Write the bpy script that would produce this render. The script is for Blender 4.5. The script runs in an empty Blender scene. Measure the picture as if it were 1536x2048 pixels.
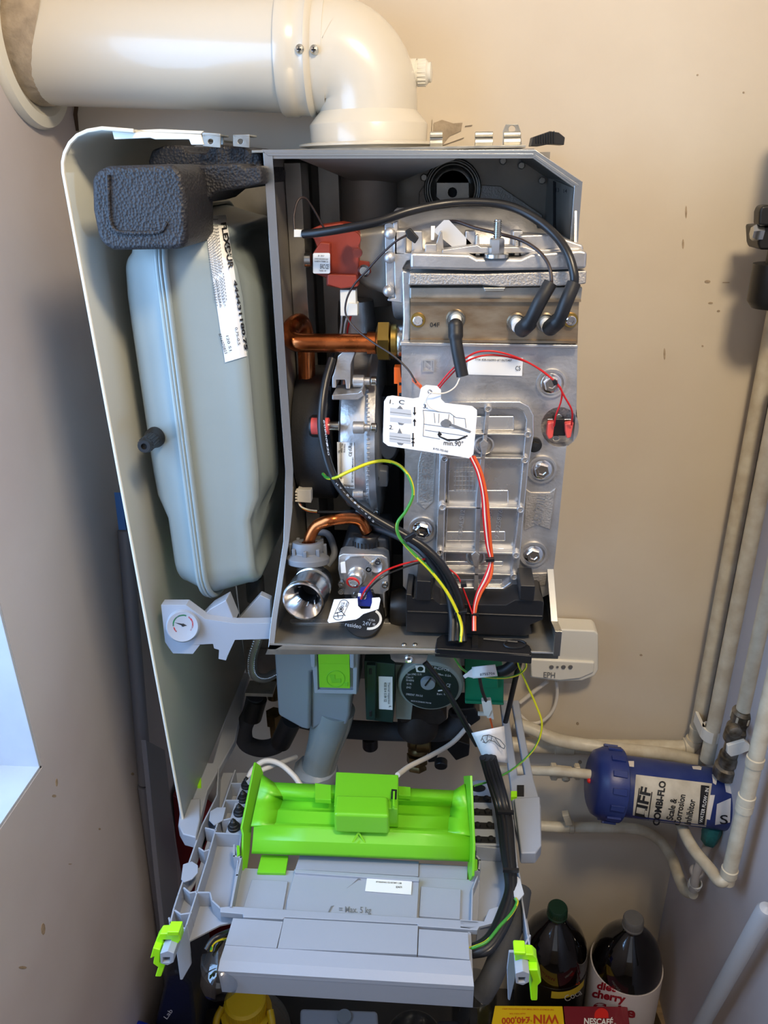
import bpy, bmesh, math, random
from mathutils import Vector, Matrix
from mathutils.bvhtree import BVHTree
random.seed(7)
SC = bpy.context.scene
V = Vector
# ------------------------------------------------------------------ camera
F_PX = 1538.0
def cam_axes():
    vx, vy, xv = 60.0, 3440.0, -20000.0
    yv = -(F_PX*F_PX + vx*xv)/vy
    d = V((vx, vy, F_PX)).normalized(); l = V((xv, yv, F_PX)).normalized()
    X = -l; Z = -d; Y = Z.cross(X)
    return Matrix((X, Y, Z))            # rows: world axes in (right, down, forward)
CM = cam_axes()
CP = V((0, -1.05, 1.75))
cam_d = bpy.data.cameras.new('camera'); cam = bpy.data.objects.new('camera', cam_d)
SC.collection.objects.link(cam); SC.camera = cam
cam_d.sensor_fit = 'VERTICAL'; cam_d.sensor_height = 36; cam_d.lens = F_PX/2048*36
cam_d.clip_start = .01; cam_d.clip_end = 60
right = CM @ V((1, 0, 0)); down = CM @ V((0, 1, 0)); fwd = CM @ V((0, 0, 1))
cam.matrix_world = Matrix.Translation(CP) @ Matrix((right, -down, -fwd)).transposed().to_4x4()
# ------------------------------------------------------------------ world, light, exposure
SC.view_settings.view_transform = 'Standard'; SC.view_settings.look = 'None'
SC.view_settings.gamma = 1; SC.view_settings.exposure = 0.0
SC.view_settings.use_curve_mapping = False
w = bpy.data.worlds.new('world'); SC.world = w; w.use_nodes = True
w.node_tree.nodes['Background'].inputs[0].default_value = (.55, .75, 1, 1)
w.node_tree.nodes['Background'].inputs[1].default_value = 1.2
def area(name, loc, target, size, energy, color, sy=None):
    L = bpy.data.lights.new(name, 'AREA'); L.energy = energy; L.color = color; L.size = size
    if sy: L.shape = 'RECTANGLE'; L.size_y = sy
    o = bpy.data.objects.new(name, L); SC.collection.objects.link(o); o.location = loc
    o.rotation_euler = (V(target)-V(loc)).to_track_quat('-Z', 'Y').to_euler()
    return o
area('ceiling_lamp_light', (.24, -.98, 2.40), (.0, -.35, 1.3), .20, 16.2, (1, .81, .56))
area('window_daylight', (-.68, -.72, 1.62), (.2, -.5, 1.2), .70, 14, (.36, .61, 1), .85)
area('camera_side_fill', (-.05, -2.35, 1.65), (0, 0, 1.4), .8, 1.8, (.72, .82, 1), 1.2)  # added cool fill from behind the camera; no doorway is built there
# ------------------------------------------------------------------ pixel -> place helpers
def ray(px, py): return CM @ V((px-768, py-1024, F_PX))
def plane(p, n):
    p = V(p); n = V(n)
    def S(px, py, off=0.0):
        r = ray(px, py); t = (p-CP).dot(n)/r.dot(n)
        q = CP + r*t
        return q - r.normalized()*off
    S.n = n.normalized() if n.dot(CP-p) > 0 else -n.normalized()
    return S
def PY(y): return plane((0, y, 0), (0, -1, 0))
def PX(x): return plane((x, 0, 0), (1, 0, 0))
def PZ(z): return plane((0, 0, z), (0, 0, 1))
def P3(a, b, c):
    a, b, c = V(a), V(b), V(c); return plane(a, (b-a).cross(c-a))
def at(px, py, y): return PY(y)(px, py)
def mpp(p): return (V(p)-CP).dot(fwd)/F_PX      # metres per pixel at a point
# ------------------------------------------------------------------ materials
def lin(c): return c/12.92 if c <= .04045 else ((c+.055)/1.055)**2.4
def rgb(r, g, b): return (lin(r/255), lin(g/255), lin(b/255), 1)
MATS = {}
def mat(name, col, rough=.5, metal=0, var=0, vscale=20, bump=0, bscale=200, stretch=(1,1,1), col2=None, spec=.5, coat=0, trans=0, emit=0, vor=False, rvar=0, detail=6):
    m = bpy.data.materials.new(name); m.use_nodes = True; nt = m.node_tree; N = nt.nodes; L = nt.links
    b = N['Principled BSDF']; c = rgb(*col) if max(col) > 1.01 else (*col, 1)
    b.inputs['Base Color'].default_value = c; b.inputs['Roughness'].default_value = rough
    b.inputs['Metallic'].default_value = metal; b.inputs['Specular IOR Level'].default_value = spec
    b.inputs['Coat Weight'].default_value = coat; b.inputs['Transmission Weight'].default_value = trans
    if emit: b.inputs['Emission Color'].default_value = c; b.inputs['Emission Strength'].default_value = emit
    tc = N.new('ShaderNodeNewGeometry'); mp = N.new('ShaderNodeMapping'); L.new(tc.outputs['Position'], mp.inputs[0]); mp.inputs['Scale'].default_value = stretch
    if var or rvar:
        n = N.new('ShaderNodeTexNoise'); n.inputs['Scale'].default_value = vscale; n.inputs['Detail'].default_value = detail; L.new(mp.outputs[0], n.inputs['Vector'])
    if var:
        r = N.new('ShaderNodeValToRGB'); r.color_ramp.elements[0].position = .35; r.color_ramp.elements[1].position = .65
        c2 = rgb(*col2) if col2 else (*[x*(1-var) for x in c[:3]], 1)
        r.color_ramp.elements[0].color = c2; r.color_ramp.elements[1].color = c
        L.new(n.outputs[0], r.inputs[0]); L.new(r.outputs[0], b.inputs['Base Color'])
    if rvar:
        q = N.new('ShaderNodeMapRange'); q.inputs[1].default_value = .3; q.inputs[2].default_value = .7
        q.inputs[3].default_value = max(0, rough-rvar); q.inputs[4].default_value = rough+rvar
        L.new(n.outputs[0], q.inputs[0]); L.new(q.outputs[0], b.inputs['Roughness'])
    if bump:
        if vor:
            t = N.new('ShaderNodeTexVoronoi'); t.feature = 'F1'
        else:
            t = N.new('ShaderNodeTexNoise'); t.inputs['Detail'].default_value = 5
        t.inputs['Scale'].default_value = bscale; L.new(mp.outputs[0], t.inputs['Vector'])
        bp = N.new('ShaderNodeBump'); bp.inputs['Strength'].default_value = min(1, bump); bp.inputs['Distance'].default_value = .002*max(1, bump)
        L.new(t.outputs[0], bp.inputs['Height']); L.new(bp.outputs[0], b.inputs['Normal'])
    MATS[name] = m; return m
M = MATS
mat('plaster', (214, 203, 184), .62, var=.10, vscale=3.2, bump=.35, bscale=22, col2=(205, 191, 170))
mat('plaster_left', (202, 196, 196), .62, var=.1, vscale=3, bump=.35, bscale=22, col2=(188, 178, 177))
mat('white_gloss', (226, 223, 210), .22, coat=.3, bump=.05, bscale=30)
mat('flue_white', (212, 205, 189), .25, coat=.3, bump=.04, bscale=25)
mat('duct_grey', (168, 162, 154), .55, .35, var=.15, vscale=20)
mat('sealant', (176, 160, 138), .75, var=.3, vscale=60, bump=.9, bscale=120)
mat('panel_white', (186, 188, 178), .38)
mat('painted_pipe', (214, 205, 182), .4, var=.12, vscale=40, bump=.2, bscale=60, col2=(192, 178, 152))
mat('galv', (184, 182, 174), .36, .85, var=.25, vscale=60, bump=.06, bscale=300, rvar=.10)
mat('galv_dark', (160, 156, 148), .42, .62, var=.25, vscale=25, bump=.05, bscale=200, rvar=.1)
mat('cast_alu', (206, 204, 202), .40, .8, var=.18, vscale=30, bump=.18, bscale=260, rvar=.1)
mat('cast_rough', (196, 190, 182), .5, .8, var=.2, vscale=60, bump=.45, bscale=520)
mat('shiny_alu', (216, 216, 216), .26, .85, bump=.08, bscale=60, rvar=.08, vscale=20)
mat('steel_brown', (172, 158, 136), .42, .8, var=.3, vscale=28, bump=.03, bscale=80, stretch=(1, 1, 3), col2=(140, 120, 96))
mat('zinc', (196, 198, 196), .24, 1)
mat('chrome', (222, 220, 218), .14, 1)
mat('copper', (198, 112, 62), .26, 1, var=.3, vscale=30, bump=.1, bscale=70, rvar=.08)
mat('copper_dull', (150, 84, 48), .42, 1, var=.3, vscale=30)
mat('brass', (190, 158, 84), .3, 1, var=.2, vscale=40)
mat('brass_dull', (128, 108, 72), .42, 1, var=.4, vscale=60)
mat('vessel_grey', (150, 162, 162), .3, coat=.15, var=.06, vscale=10, bump=.03, bscale=30)
mat('foam', (38, 38, 42), .55, bump=.45, bscale=420, vor=True, var=.35, vscale=45)
mat('black_plastic', (26, 26, 28), .38)
mat('black_rubber', (24, 24, 25), .48, bump=.05, bscale=300)
mat('black_cable', (22, 22, 24), .35)
mat('motor_black', (34, 35, 38), .55, bump=.15, bscale=500)
mat('grey_plastic', (156, 162, 172), .42, bump=.04, bscale=400)
mat('grey_plastic_dark', (112, 116, 122), .45, bump=.04, bscale=400)
mat('siphon_grey', (138, 146, 152), .42)
mat('siphon_clear', (142, 152, 150), .25, coat=.4)
mat('green_plastic', (116, 200, 36), .36, bump=.03, bscale=300)
mat('green_label', (132, 210, 34), .4)
mat('lime_clip', (160, 236, 20), .35)
mat('cover_dull', (136, 170, 140), .5)
mat('label', (236, 236, 232), .4)
mat('card', (240, 240, 240), .5)
mat('ink', (20, 20, 22), .6)
mat('ink_grey', (110, 112, 114), .6)
mat('fill_grey', (190, 192, 194), .6)
mat('red_brown', (142, 54, 36), .42, bump=.06, bscale=120)
mat('white_plastic', (228, 224, 212), .4)
mat('orange', (240, 96, 20), .4)
mat('red_wire', (196, 24, 28), .38)
mat('orange_wire', (222, 92, 34), .38)
mat('white_wire', (226, 220, 210), .4)
mat('brown_wire', (44, 32, 30), .45)
mat('coral', (222, 84, 74), .35)
mat('blue_conn', (34, 48, 130), .35)
mat('dark_green', (28, 52, 44), .45)
mat('relay_green', (16, 122, 84), .4)
mat('pump_disc', (30, 42, 40), .35)
mat('pump_grey', (140, 150, 142), .45)
mat('lagging', (58, 60, 64), .75, bump=.3, bscale=150)
mat('pump_iron', (52, 44, 38), .55, .3, var=.4, vscale=60)
mat('canister_blue', (27, 44, 108), .38, var=.35, vscale=26, bump=.1, bscale=60, col2=(44, 58, 112))
mat('canister_label', (206, 198, 180), .45, var=.3, vscale=30, col2=(176, 166, 146))
mat('paint_flake', (222, 214, 204), .6)
mat('teal', (46, 120, 112), .5, var=.4, vscale=80)
mat('old_metal', (150, 142, 128), .42, .8, var=.5, vscale=70, col2=(92, 82, 66), bump=.3, bscale=150)
mat('cola_dark', (10, 7, 7), .08, coat=.6)
mat('bottle_green', (16, 50, 34), .4)
mat('cap_grey', (104, 104, 106), .4)
mat('cola_label', (206, 198, 196), .35)
mat('cherry_red', (150, 22, 36), .4)
mat('label_black', (18, 16, 18), .35)
mat('gold', (196, 170, 48), .45)
mat('box_yellow', (232, 196, 16), .42)
mat('box_red', (120, 26, 40), .42)
mat('spot_red', (214, 40, 34), .4)
mat('text_red', (196, 72, 20), .5)
mat('bucket_blue', (20, 50, 190), .35)
mat('jug_yellow', (214, 170, 20), .4)
mat('jug_body', (70, 64, 56), .2, coat=.5)
mat('dark_bag', (22, 26, 40), .5, bump=.5, bscale=40)
mat('deep_red', (120, 14, 20), .5)
mat('blue_board', (30, 84, 140), .45)
mat('wood', (150, 126, 96), .6, var=.4, vscale=30, stretch=(1, 6, 1))
mat('floor_dark', (64, 58, 52), .6, var=.3, vscale=12)
mat('ceiling_white', (232, 228, 220), .8)
mat('grey_post', (122, 122, 130), .4, coat=.2)
mat('window_white', (190, 196, 204), .35, var=.08, vscale=20)
mat('grime', (176, 156, 130), .8, var=.3, vscale=200)
mat('crack', (88, 66, 48), .9)
mat('knob_black', (28, 27, 26), .4)
mat('gauge_green', (20, 120, 70), .5)
mat('seal_red', (224, 40, 34), .5)
mat('pipe_dull', (186, 178, 170), .45, var=.1, vscale=40)
mat('bar_grey', (176, 178, 182), .45)
def clear_mat(name, tint, fac):
    m = bpy.data.materials.new(name); m.use_nodes = True; nt = m.node_tree; nt.nodes.clear()
    o = nt.nodes.new('ShaderNodeOutputMaterial'); mx = nt.nodes.new('ShaderNodeMixShader'); t = nt.nodes.new('ShaderNodeBsdfTransparent'); g = nt.nodes.new('ShaderNodeBsdfGlossy')
    t.inputs[0].default_value = tint; g.inputs['Roughness'].default_value = .06; mx.inputs[0].default_value = fac
    nt.links.new(t.outputs[0], mx.inputs[1]); nt.links.new(g.outputs[0], mx.inputs[2]); nt.links.new(mx.outputs[0], o.inputs[0]); MATS[name] = m
clear_mat('pane_glass', (.95, .97, 1, 1), .06)
clear_mat('clear_plastic', (.8, .82, .84, 1), .12)
def stripe_mat(name, c1, c2, scale):       # twisted two-colour insulation
    m = mat(name, c1, .38); nt = m.node_tree; b = nt.nodes['Principled BSDF']
    a = nt.nodes.new('ShaderNodeAttribute'); a.attribute_name = 'stripe'
    r = nt.nodes.new('ShaderNodeValToRGB'); r.color_ramp.interpolation = 'CONSTANT'; r.color_ramp.elements[1].position = .5
    r.color_ramp.elements[0].color = rgb(*c1); r.color_ramp.elements[1].color = rgb(*c2)
    nt.links.new(a.outputs['Fac'], r.inputs[0]); nt.links.new(r.outputs[0], b.inputs['Base Color'])
stripe_mat('earth_wire', (214, 206, 30), (60, 140, 50), 1)
# ------------------------------------------------------------------ mesh builder
class MB:
    def __init__(s): s.bm = bmesh.new(); s.mats = []; s.cur = 0; s.st = s.bm.faces.layers.float.new('stripe')
    def m(s, name):
        if name not in s.mats: s.mats.append(name)
        s.cur = s.mats.index(name); return s
    def face(s, vs, smooth=True):
        try: f = s.bm.faces.new(vs)
        except ValueError: return None
        f.material_index = s.cur; f.smooth = smooth; return f
    def grid(s, rows, closed=False):
        R = [[s.bm.verts.new(p) for p in r] for r in rows]
        for a, b in zip(R, R[1:]):
            n = len(a)
            for i in range(n if closed else n-1): s.face([a[i], a[(i+1) % n], b[(i+1) % n], b[i]])
        return R
    def prism(s, pts, vec, holes=()):
        """closed solid: world polygon pts (with holes) pushed along vec"""
        vec = V(vec); loops = [list(map(V, pts))]+[list(map(V, h)) for h in holes]
        first = []
        for k, off in enumerate((V((0, 0, 0)), vec)):
            es = []; vs = []
            for li, lp in enumerate(loops):
                vs = [s.bm.verts.new(p+off) for p in lp]
                if k == 0: first.append(vs)
                else:
                    a = first[li]
                    for i in range(len(vs)): s.face([a[i], a[(i+1) % len(vs)], vs[(i+1) % len(vs)], vs[i]])
                if holes:
                    for i in range(len(vs)):
                        e = s.bm.edges.get((vs[i], vs[(i+1) % len(vs)])); es.append(e or s.bm.edges.new((vs[i], vs[(i+1) % len(vs)])))
            if holes:
                g = bmesh.ops.triangle_fill(s.bm, edges=es, use_beauty=True, use_dissolve=False)
                for f in g['geom']:
                    if isinstance(f, bmesh.types.BMFace): f.material_index = s.cur; f.smooth = True
            else: s.face(vs)
        return s
    def slab(s, px, S, t, holes=(), off=0):
        """pixel outline traced on surface S, thickness t away from the viewer"""
        pts = [S(x, y) + S.n*off for x, y in px]; hs = [[S(x, y)+S.n*off for x, y in h] for h in holes]
        return s.prism(pts, -S.n*t, hs)
    def rect(s, x0, y0, x1, y1, S, t, off=0): return s.slab([(x0, y0), (x1, y0), (x1, y1), (x0, y1)], S, t, off=off)
    def box(s, a, b):
        x0, y0, z0 = a; x1, y1, z1 = b
        return s.prism([(x0, y0, z0), (x1, y0, z0), (x1, y0, z1), (x0, y0, z1)], (0, y1-y0, 0))
    def lathe(s, o, ax, prof, seg=32, ref=None, cap=True):
        o = V(o); ax = V(ax).normalized(); u = ax.orthogonal().normalized()
        if ref is not None: u = (V(ref)-ax*V(ref).dot(ax)).normalized()
        w_ = ax.cross(u)
        rows = [[o+ax*h+(u*math.cos(2*math.pi*k/seg)+w_*math.sin(2*math.pi*k/seg))*max(r, 1e-5) for k in range(seg)] for r, h in prof]
        R = s.grid(rows, True)
        if cap and prof[0][0] > 1e-4: s.face(R[0][::-1])
        if cap and prof[-1][0] > 1e-4: s.face(R[-1])
        return s
    def cyl(s, o, ax, r, h, seg=32): return s.lathe(o, ax, [(r, 0), (r, h)], seg)
    def ring(s, o, ax, r0, r1, h, seg=32): 
        return s.lathe(o, ax, [(r0, 0), (r1, 0), (r1, h), (r0, h), (r0, 0)], seg)
    def tube(s, pts, r, seg=10, sub=6, cap=True, twist=0):
        P = smooth_path([V(p) for p in pts], sub) if sub > 1 else [V(p) for p in pts]
        n = len(P); t0 = (P[1]-P[0]).normalized(); u = t0.orthogonal().normalized(); rows = []; rr = r if callable(r) else (lambda q: r)
        for i, p in enumerate(P):
            t = (P[min(i+1, n-1)]-P[max(i-1, 0)]).normalized()
            u = (u - t*u.dot(t)).normalized(); w_ = t.cross(u)
            rows.append([p+(u*math.cos(2*math.pi*k/seg)+w_*math.sin(2*math.pi*k/seg))*rr(i/(n-1)) for k in range(seg)])
        f0 = len(s.bm.faces); R = s.grid(rows, True)
        if twist:
            s.bm.faces.ensure_lookup_table(); L = 0
            for i in range(n-1):
                L += (P[i+1]-P[i]).length
                for k in range(seg):
                    s.bm.faces[f0+i*seg+k][s.st] = 1.0 if ((k/seg + L/twist) % 1) > .55 else 0.0
        if cap: s.face(R[0][::-1]); s.face(R[-1])
        return s
    def ball(s, c, r, seg=16, ax=(0, 0, 1), k=1.0):
        return s.lathe(c, ax, [(r*math.sin(a*math.pi/10), -r*k*math.cos(a*math.pi/10)) for a in range(11)], seg)
    def text(s, txt, p0, p1, h, S, off=.0004, flip=False, bold=.008):
        """lettering along the pixel baseline p0->p1, h pixels tall, laid on surface S"""
        vs, fs = glyphs(txt, bold)
        x1 = max(v[0] for v in vs); x0 = min(v[0] for v in vs)
        d = V((p1[0]-p0[0], p1[1]-p0[1])); up = V((d.y, -d.x)).normalized()*h
        if flip: up = -up
        B = []
        for x, y in vs:
            q = V(p0)+d*((x-x0)/(x1-x0))+up*(y/.70); B.append(s.bm.verts.new(S(q.x, q.y, off)))
        for f in fs: s.face([B[i] for i in f], False)
        return s
    def build(s, name, parent=None, bevel=0, seg=2, sharp=38, label=None, solid=0, sub=0, sharp_all=False):
        bm = s.bm; bmesh.ops.remove_doubles(bm, verts=bm.verts, dist=1e-6)
        bmesh.ops.recalc_face_normals(bm, faces=bm.faces)
        me = bpy.data.meshes.new(name); bb = [v.co for v in bm.verts]
        lo = V([min(c[i] for c in bb) for i in range(3)]); hi = V([max(c[i] for c in bb) for i in range(3)]); c = (lo+hi)/2; c.z = lo.z
        for v in bm.verts: v.co -= c
        if 'stripe' in bm.faces.layers.float.keys() and 'earth_wire' not in s.mats: bm.faces.layers.float.remove(s.st)
        bm.to_mesh(me); bm.free()
        for n in s.mats: me.materials.append(M[n])
        me.set_sharp_from_angle(angle=math.radians(sharp))
        o = bpy.data.objects.new(name, me); SC.collection.objects.link(o); place(o, c, parent)
        if solid:
            q = o.modifiers.new('thickness', 'SOLIDIFY'); q.thickness = solid; q.offset = 0
        if bevel:
            q = o.modifiers.new('bevel', 'BEVEL'); q.width = bevel; q.segments = seg; q.limit_method = 'ANGLE'; q.angle_limit = math.radians(40); q.harden_normals = True
        if sub:
            q = o.modifiers.new('sub', 'SUBSURF'); q.levels = sub; q.render_levels = sub
        if label: o['label'] = label
        return o
WLOC = {}
def place(o, c, parent):
    WLOC[o.name] = V(c)
    while parent and parent.parent and parent.parent.parent: parent = parent.parent
    if parent: o.parent = parent; o.location = V(c)-WLOC[parent.name]
    else: o.location = c
def smooth_path(P, sub):
    if len(P) < 3: return [P[0].lerp(P[-1], i/4) for i in range(5)]
    Q = [P[0]*2-P[1]]+P+[P[-1]*2-P[-2]]; out = []
    for i in range(1, len(Q)-2):
        a, b, c, d = Q[i-1:i+3]
        for k in range(sub):
            t = k/sub
            out.append(.5*((2*b)+(c-a)*t+(2*a-5*b+4*c-d)*t*t+(3*b-a-3*c+d)*t**3))
    out.append(P[-1]); return out
GL = {}
def glyphs(txt, bold=0):
    if (txt, bold) in GL: return GL[(txt, bold)]
    cu = bpy.data.curves.new('lettering', 'FONT'); cu.body = txt; cu.resolution_u = 3; cu.offset = bold
    ob = bpy.data.objects.new('lettering', cu); me = bpy.data.meshes.new_from_object(ob)
    r = ([(v.co.x, v.co.y) for v in me.vertices], [tuple(p.vertices) for p in me.polygons])
    bpy.data.objects.remove(ob); bpy.data.curves.remove(cu); bpy.data.meshes.remove(me); GL[(txt, bold)] = r; return r
def surf_of(o, fallback):
    """the visible skin of an object as a surface to stick things on"""
    me = o.data; off = WLOC[o.name]
    bvh = BVHTree.FromPolygons([v.co+off for v in me.vertices], [tuple(p.vertices) for p in me.polygons])
    def S(px, py, o_=0.0):
        r = ray(px, py).normalized(); h = bvh.ray_cast(CP, r)
        q = h[0] if h[0] is not None else fallback(px, py)
        return q - r*o_
    S.n = fallback.n; return S
def drape(mb, quad, S, off=.0006, nx=6, ny=6):
    a, b, c, d = [V(q) for q in quad]
    rows = []
    for j in range(ny+1):
        l = a.lerp(d, j/ny); r = b.lerp(c, j/ny); rows.append([S(*(l.lerp(r, i/nx)), off) for i in range(nx+1)])
    mb.grid(rows); return mb
def path(pts): return [at(x, y, d) for x, y, d in pts]
def arc_px(cx, cy, rx, ry, a0, a1, n=10): return [(cx+rx*math.cos(math.radians(a0+(a1-a0)*i/n)), cy+ry*math.sin(math.radians(a0+(a1-a0)*i/n))) for i in range(n+1)]
def rr_px(x0, y0, x1, y1, r, n=4):
    return arc_px(x0+r, y0+r, r, r, 180, 270, n)+arc_px(x1-r, y0+r, r, r, 270, 360, n)+arc_px(x1-r, y1-r, r, r, 0, 90, n)+arc_px(x0+r, y1-r, r, r, 90, 180, n)
def thing(name, loc, label, cat, group=None):
    o = bpy.data.objects.new(name, None); SC.collection.objects.link(o); o.empty_display_size = .02
    place(o, V(loc), None); o['label'] = label; o['category'] = cat
    if group: o['group'] = group
    return o
def tag(o, label, cat, group=None):
    o['label'] = label; o['category'] = cat
    if group: o['group'] = group
    return o
def struct(o): o['kind'] = 'structure'; return o
# ================================================================== THE ROOM
XL, XR, ZC, YF = -.47, .425, 2.46, -2.45
def wall_box(name, a, b, mt): return struct(MB().m(mt).box(a, b).build(name))
# back wall with the small plaster damage marks
mb = MB().m('plaster').box((XL-.3, 0, -.02), (XR+.2, .1, ZC+.05))
mb.m('crack')
Wb = PY(0)
for q in ([(150, 206), (158, 205), (155, 228), (158, 262), (152, 262), (147, 232)], [(148, 258), (152, 258), (154, 276), (151, 276)]): mb.slab(q, Wb, .002, off=.0012)
mb.m('grime')
for x, y, a, b in ((1372, 424, 2, 13), (1366, 488, 2, 10), (1415, 563, 6, 3), (1421, 606, 5, 2), (1405, 692, 2, 2), (1329, 708, 2, 12), (1437, 622, 3, 2), (1155, 1447, 3, 3), (1285, 1524, 5, 2), (1160, 1524, 4, 4), (1282, 1310, 3, 2), (1395, 150, 2, 2), (1487, 185, 2, 2), (1452, 565, 8, 1)):
    mb.slab(arc_px(x, y, a, b, 0, 315, 7), Wb, .001, off=.0006)
mb.m('plaster')
mb.slab([(865, 238), (882, 235), (900, 240), (912, 237), (928, 243), (942, 240), (945, 250), (930, 252), (928, 275), (880, 292), (862, 290)], Wb, .004, off=.003)
mb.m('sealant').slab([(868, 246), (884, 240), (906, 247), (925, 246), (922, 262), (900, 272), (885, 290), (866, 290)], Wb, .003, off=.0045)
struct(mb.build('wall_back'))
# left wall with the window opening
wy0, wy1, wz0, wz1 = -1.02, -.373, 1.106, 2.02
mb = MB().m('plaster_left')
mb.prism([(XL, YF, -.02), (XL, 0, -.02), (XL, 0, ZC), (XL, YF, ZC)], (-.22, 0, 0), [[(XL, wy0, wz0), (XL, wy1, wz0), (XL, wy1, wz1), (XL, wy0, wz1)]])
mb.m('grime'); WL = PX(XL)
for x, y, a, b in ((113, 1565, 2, 8), (108, 1592, 4, 3), (199, 1658, 2, 2), (265, 1548, 3, 3), (86, 1858, 4, 12), (45, 1935, 8, 3), (140, 1728, 3, 1)):
    mb.slab(arc_px(x, y, a, b, 0, 315, 7), WL, .001, off=.0006)
struct(mb.build('wall_left'))
wall_box('wall_right', (XR, YF, -.02), (XR+.1, 0, ZC), 'plaster_left')
wall_box('wall_front', (XL-.2, YF-.1, -.02), (XR+.2, YF, ZC), 'plaster')
wall_box('floor', (XL-.2, YF, -.08), (XR+.2, .05, 0), 'floor_dark')
wall_box('ceiling', (XL-.2, YF, ZC), (XR+.2, .05, ZC+.08), 'ceiling_white')
# window: reveal lining, frame and pane
mb = MB().m('window_white')
t = .004; xi, xo = XL-.001, XL-.16
mb.box((xo, wy1-t, wz0), (xi, wy1, wz1)); mb.box((xo, wy0, wz0), (xi, wy0+t, wz1)); mb.box((xo, wy0, wz0), (xi, wy1, wz0+t)); mb.box((xo, wy0, wz1-t), (xi, wy1, wz1))
fw = .05; xf0, xf1 = XL-.17, XL-.12
mb.box((xf0, wy0, wz0), (xf1, wy0+fw, wz1)); mb.box((xf0, wy1-fw, wz0), (xf1, wy1, wz1)); mb.box((xf0, wy0, wz0), (xf1, wy1, wz0+fw)); mb.box((xf0, wy0, wz1-fw), (xf1, wy1, wz1))
mb.m('grime')
for k in range(16):
    yy = wy1-.02-random.random()*.1
    mb.box((XL-.119+.001, yy, wz0+t), (XL-.115+random.random()*.01, yy+.006, wz0+t+.0012))
win = struct(mb.build('window_1', bevel=.001))
MB().m('pane_glass').box((XL-.150, wy0+fw, wz0+fw), (XL-.144, wy1-fw, wz1-fw)).build('window_pane', win)
# ceiling lamp of the room (out of view; the warm light comes from it)
t_ = thing('ceiling_lamp', (.24, -.98, 2.43), 'round white ceiling lamp on the ceiling above the boiler', 'lamp')
MB().m('white_plastic').ring((.24, -.98, 2.425), (0, 0, 1), .13, .15, .035, 40).build('lamp_rim', t_)
# grey trunking standing in the left corner, in two lengths
for nm, a, b, w0, w1, mt in (('grey_conduit', (250, 1060), (291, 1566), 11, 13, 0), ('grey_conduit', (291, 1569), (345, 1985), 13, 20, 0)):
    S = PX(XL+.014)
    p, q = S(*a), S(*b); r = .0105
    o = MB().m('grey_post').cyl(p, q-p, r if a[1] < 1300 else r*1.15, (q-p).length, 20).build(nm)
    tag(o, 'upper length of the grey corner conduit on the left wall' if a[1] < 1300 else 'lower, slightly thicker length of the grey corner conduit on the left wall', 'conduit', 'grey conduit lengths in the left corner')
S = PX(XL+.04)
tag(MB().m('grey_post').slab([(292, 1480), (330, 1500), (352, 1700), (366, 1900), (335, 1910), (318, 1750)], PX(XL+.04), .008).build('grey_board', bevel=.001), 'grey upright board behind the bottom left of the boiler casing', 'board')
tag(MB().m('blue_board').slab([(243, 985), (258, 985), (262, 1060), (252, 1060)], PX(XL+.05), .01).build('blue_strip'), 'thin blue strip peeping out beside the left casing edge', 'strip')
tag(MB().m('deep_red').slab([(345, 1590), (470, 1680), (455, 1985), (372, 1985)], PY(-.06), .04).build('red_panel', bevel=.002), 'dark red upright panel behind the left arm of the grey tray', 'panel')
# ================================================================== FLUE
fl = thing('flue', at(735, 290, -.095), 'cream white flue duct turning from the wall down into the boiler top', 'flue pipe')
FY = -.095
A = at(60, 88, FY); A.x = XL-.02; 
c1, c2 = at(130, 95, FY), at(575, 107, FY)
ax = (c2-c1).normalized(); A = c1 + ax*((XL-.02-c1.x)/ax.x)
R = mpp(c2)*108*.985
c0 = at(612, 108, FY)
L = (c0-A).length
MB().m('flue_white').lathe(A, ax, [(R, 0), (R, (at(566, 107, FY)-A).length), (R*1.01, (at(570, 107, FY)-A).length)], 64).build('flue_pipe', fl)
# elbow: socket, mitred bend, downward spigot
E0 = at(566, 106, FY); E1 = at(655, 109, FY); V0 = at(737, 235, FY); 
mb = MB().m('flue_white')
mb.lathe(E0, ax, [(R*1.0, 0), (R*1.07, .001), (R*1.085, .004), (R*1.075, .010), (R*1.075, .017), (R*1.05, .019), (R*1.05, .030), (R*1.07, .032), (R*1.04, .036), (R*.99, .038), (R*.99, .05)], 64)
vc = V0.copy(); top = at(737, 120, FY)
Rv = mpp(V0)*97
s0 = E0+ax*.045
pts = []; rad = []
cx_ = s0; hgt = vc.x - s0.x
rb = hgt*.92; zc = s0.z + ax.z*hgt
for k in range(0, 13):
    a = math.radians(90-k*7.5); pts.append(V((vc.x-rb+rb*math.cos(a), FY, zc-rb+rb*math.sin(a))))
pts = [s0, s0+ax*(hgt-rb)*.5]+pts+[V((vc.x, FY, vc.z+.004))]
mb.tube(pts, lambda t: R*.99*(1-t)+Rv*t, 64, 1, cap=False)
d_ = V((0, 0, -1))
mb.lathe(V((vc.x, FY, vc.z+.006)), d_, [(Rv, 0), (Rv*1.20, .012), (Rv*1.22, .014), (Rv*1.20, .034), (Rv*1.22, .040)], 64)
mb.build('flue_elbow', fl)
zt = vc.z-.034
MB().m('flue_white').lathe(V((vc.x, FY, 1.7715)), (0, 0, 1), [(Rv*1.30, 0), (Rv*1.46, .0015), (Rv*1.46, .0035), (Rv*1.28, .005), (Rv*1.22, zt-1.7715)], 64).build('collar', fl)
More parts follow.
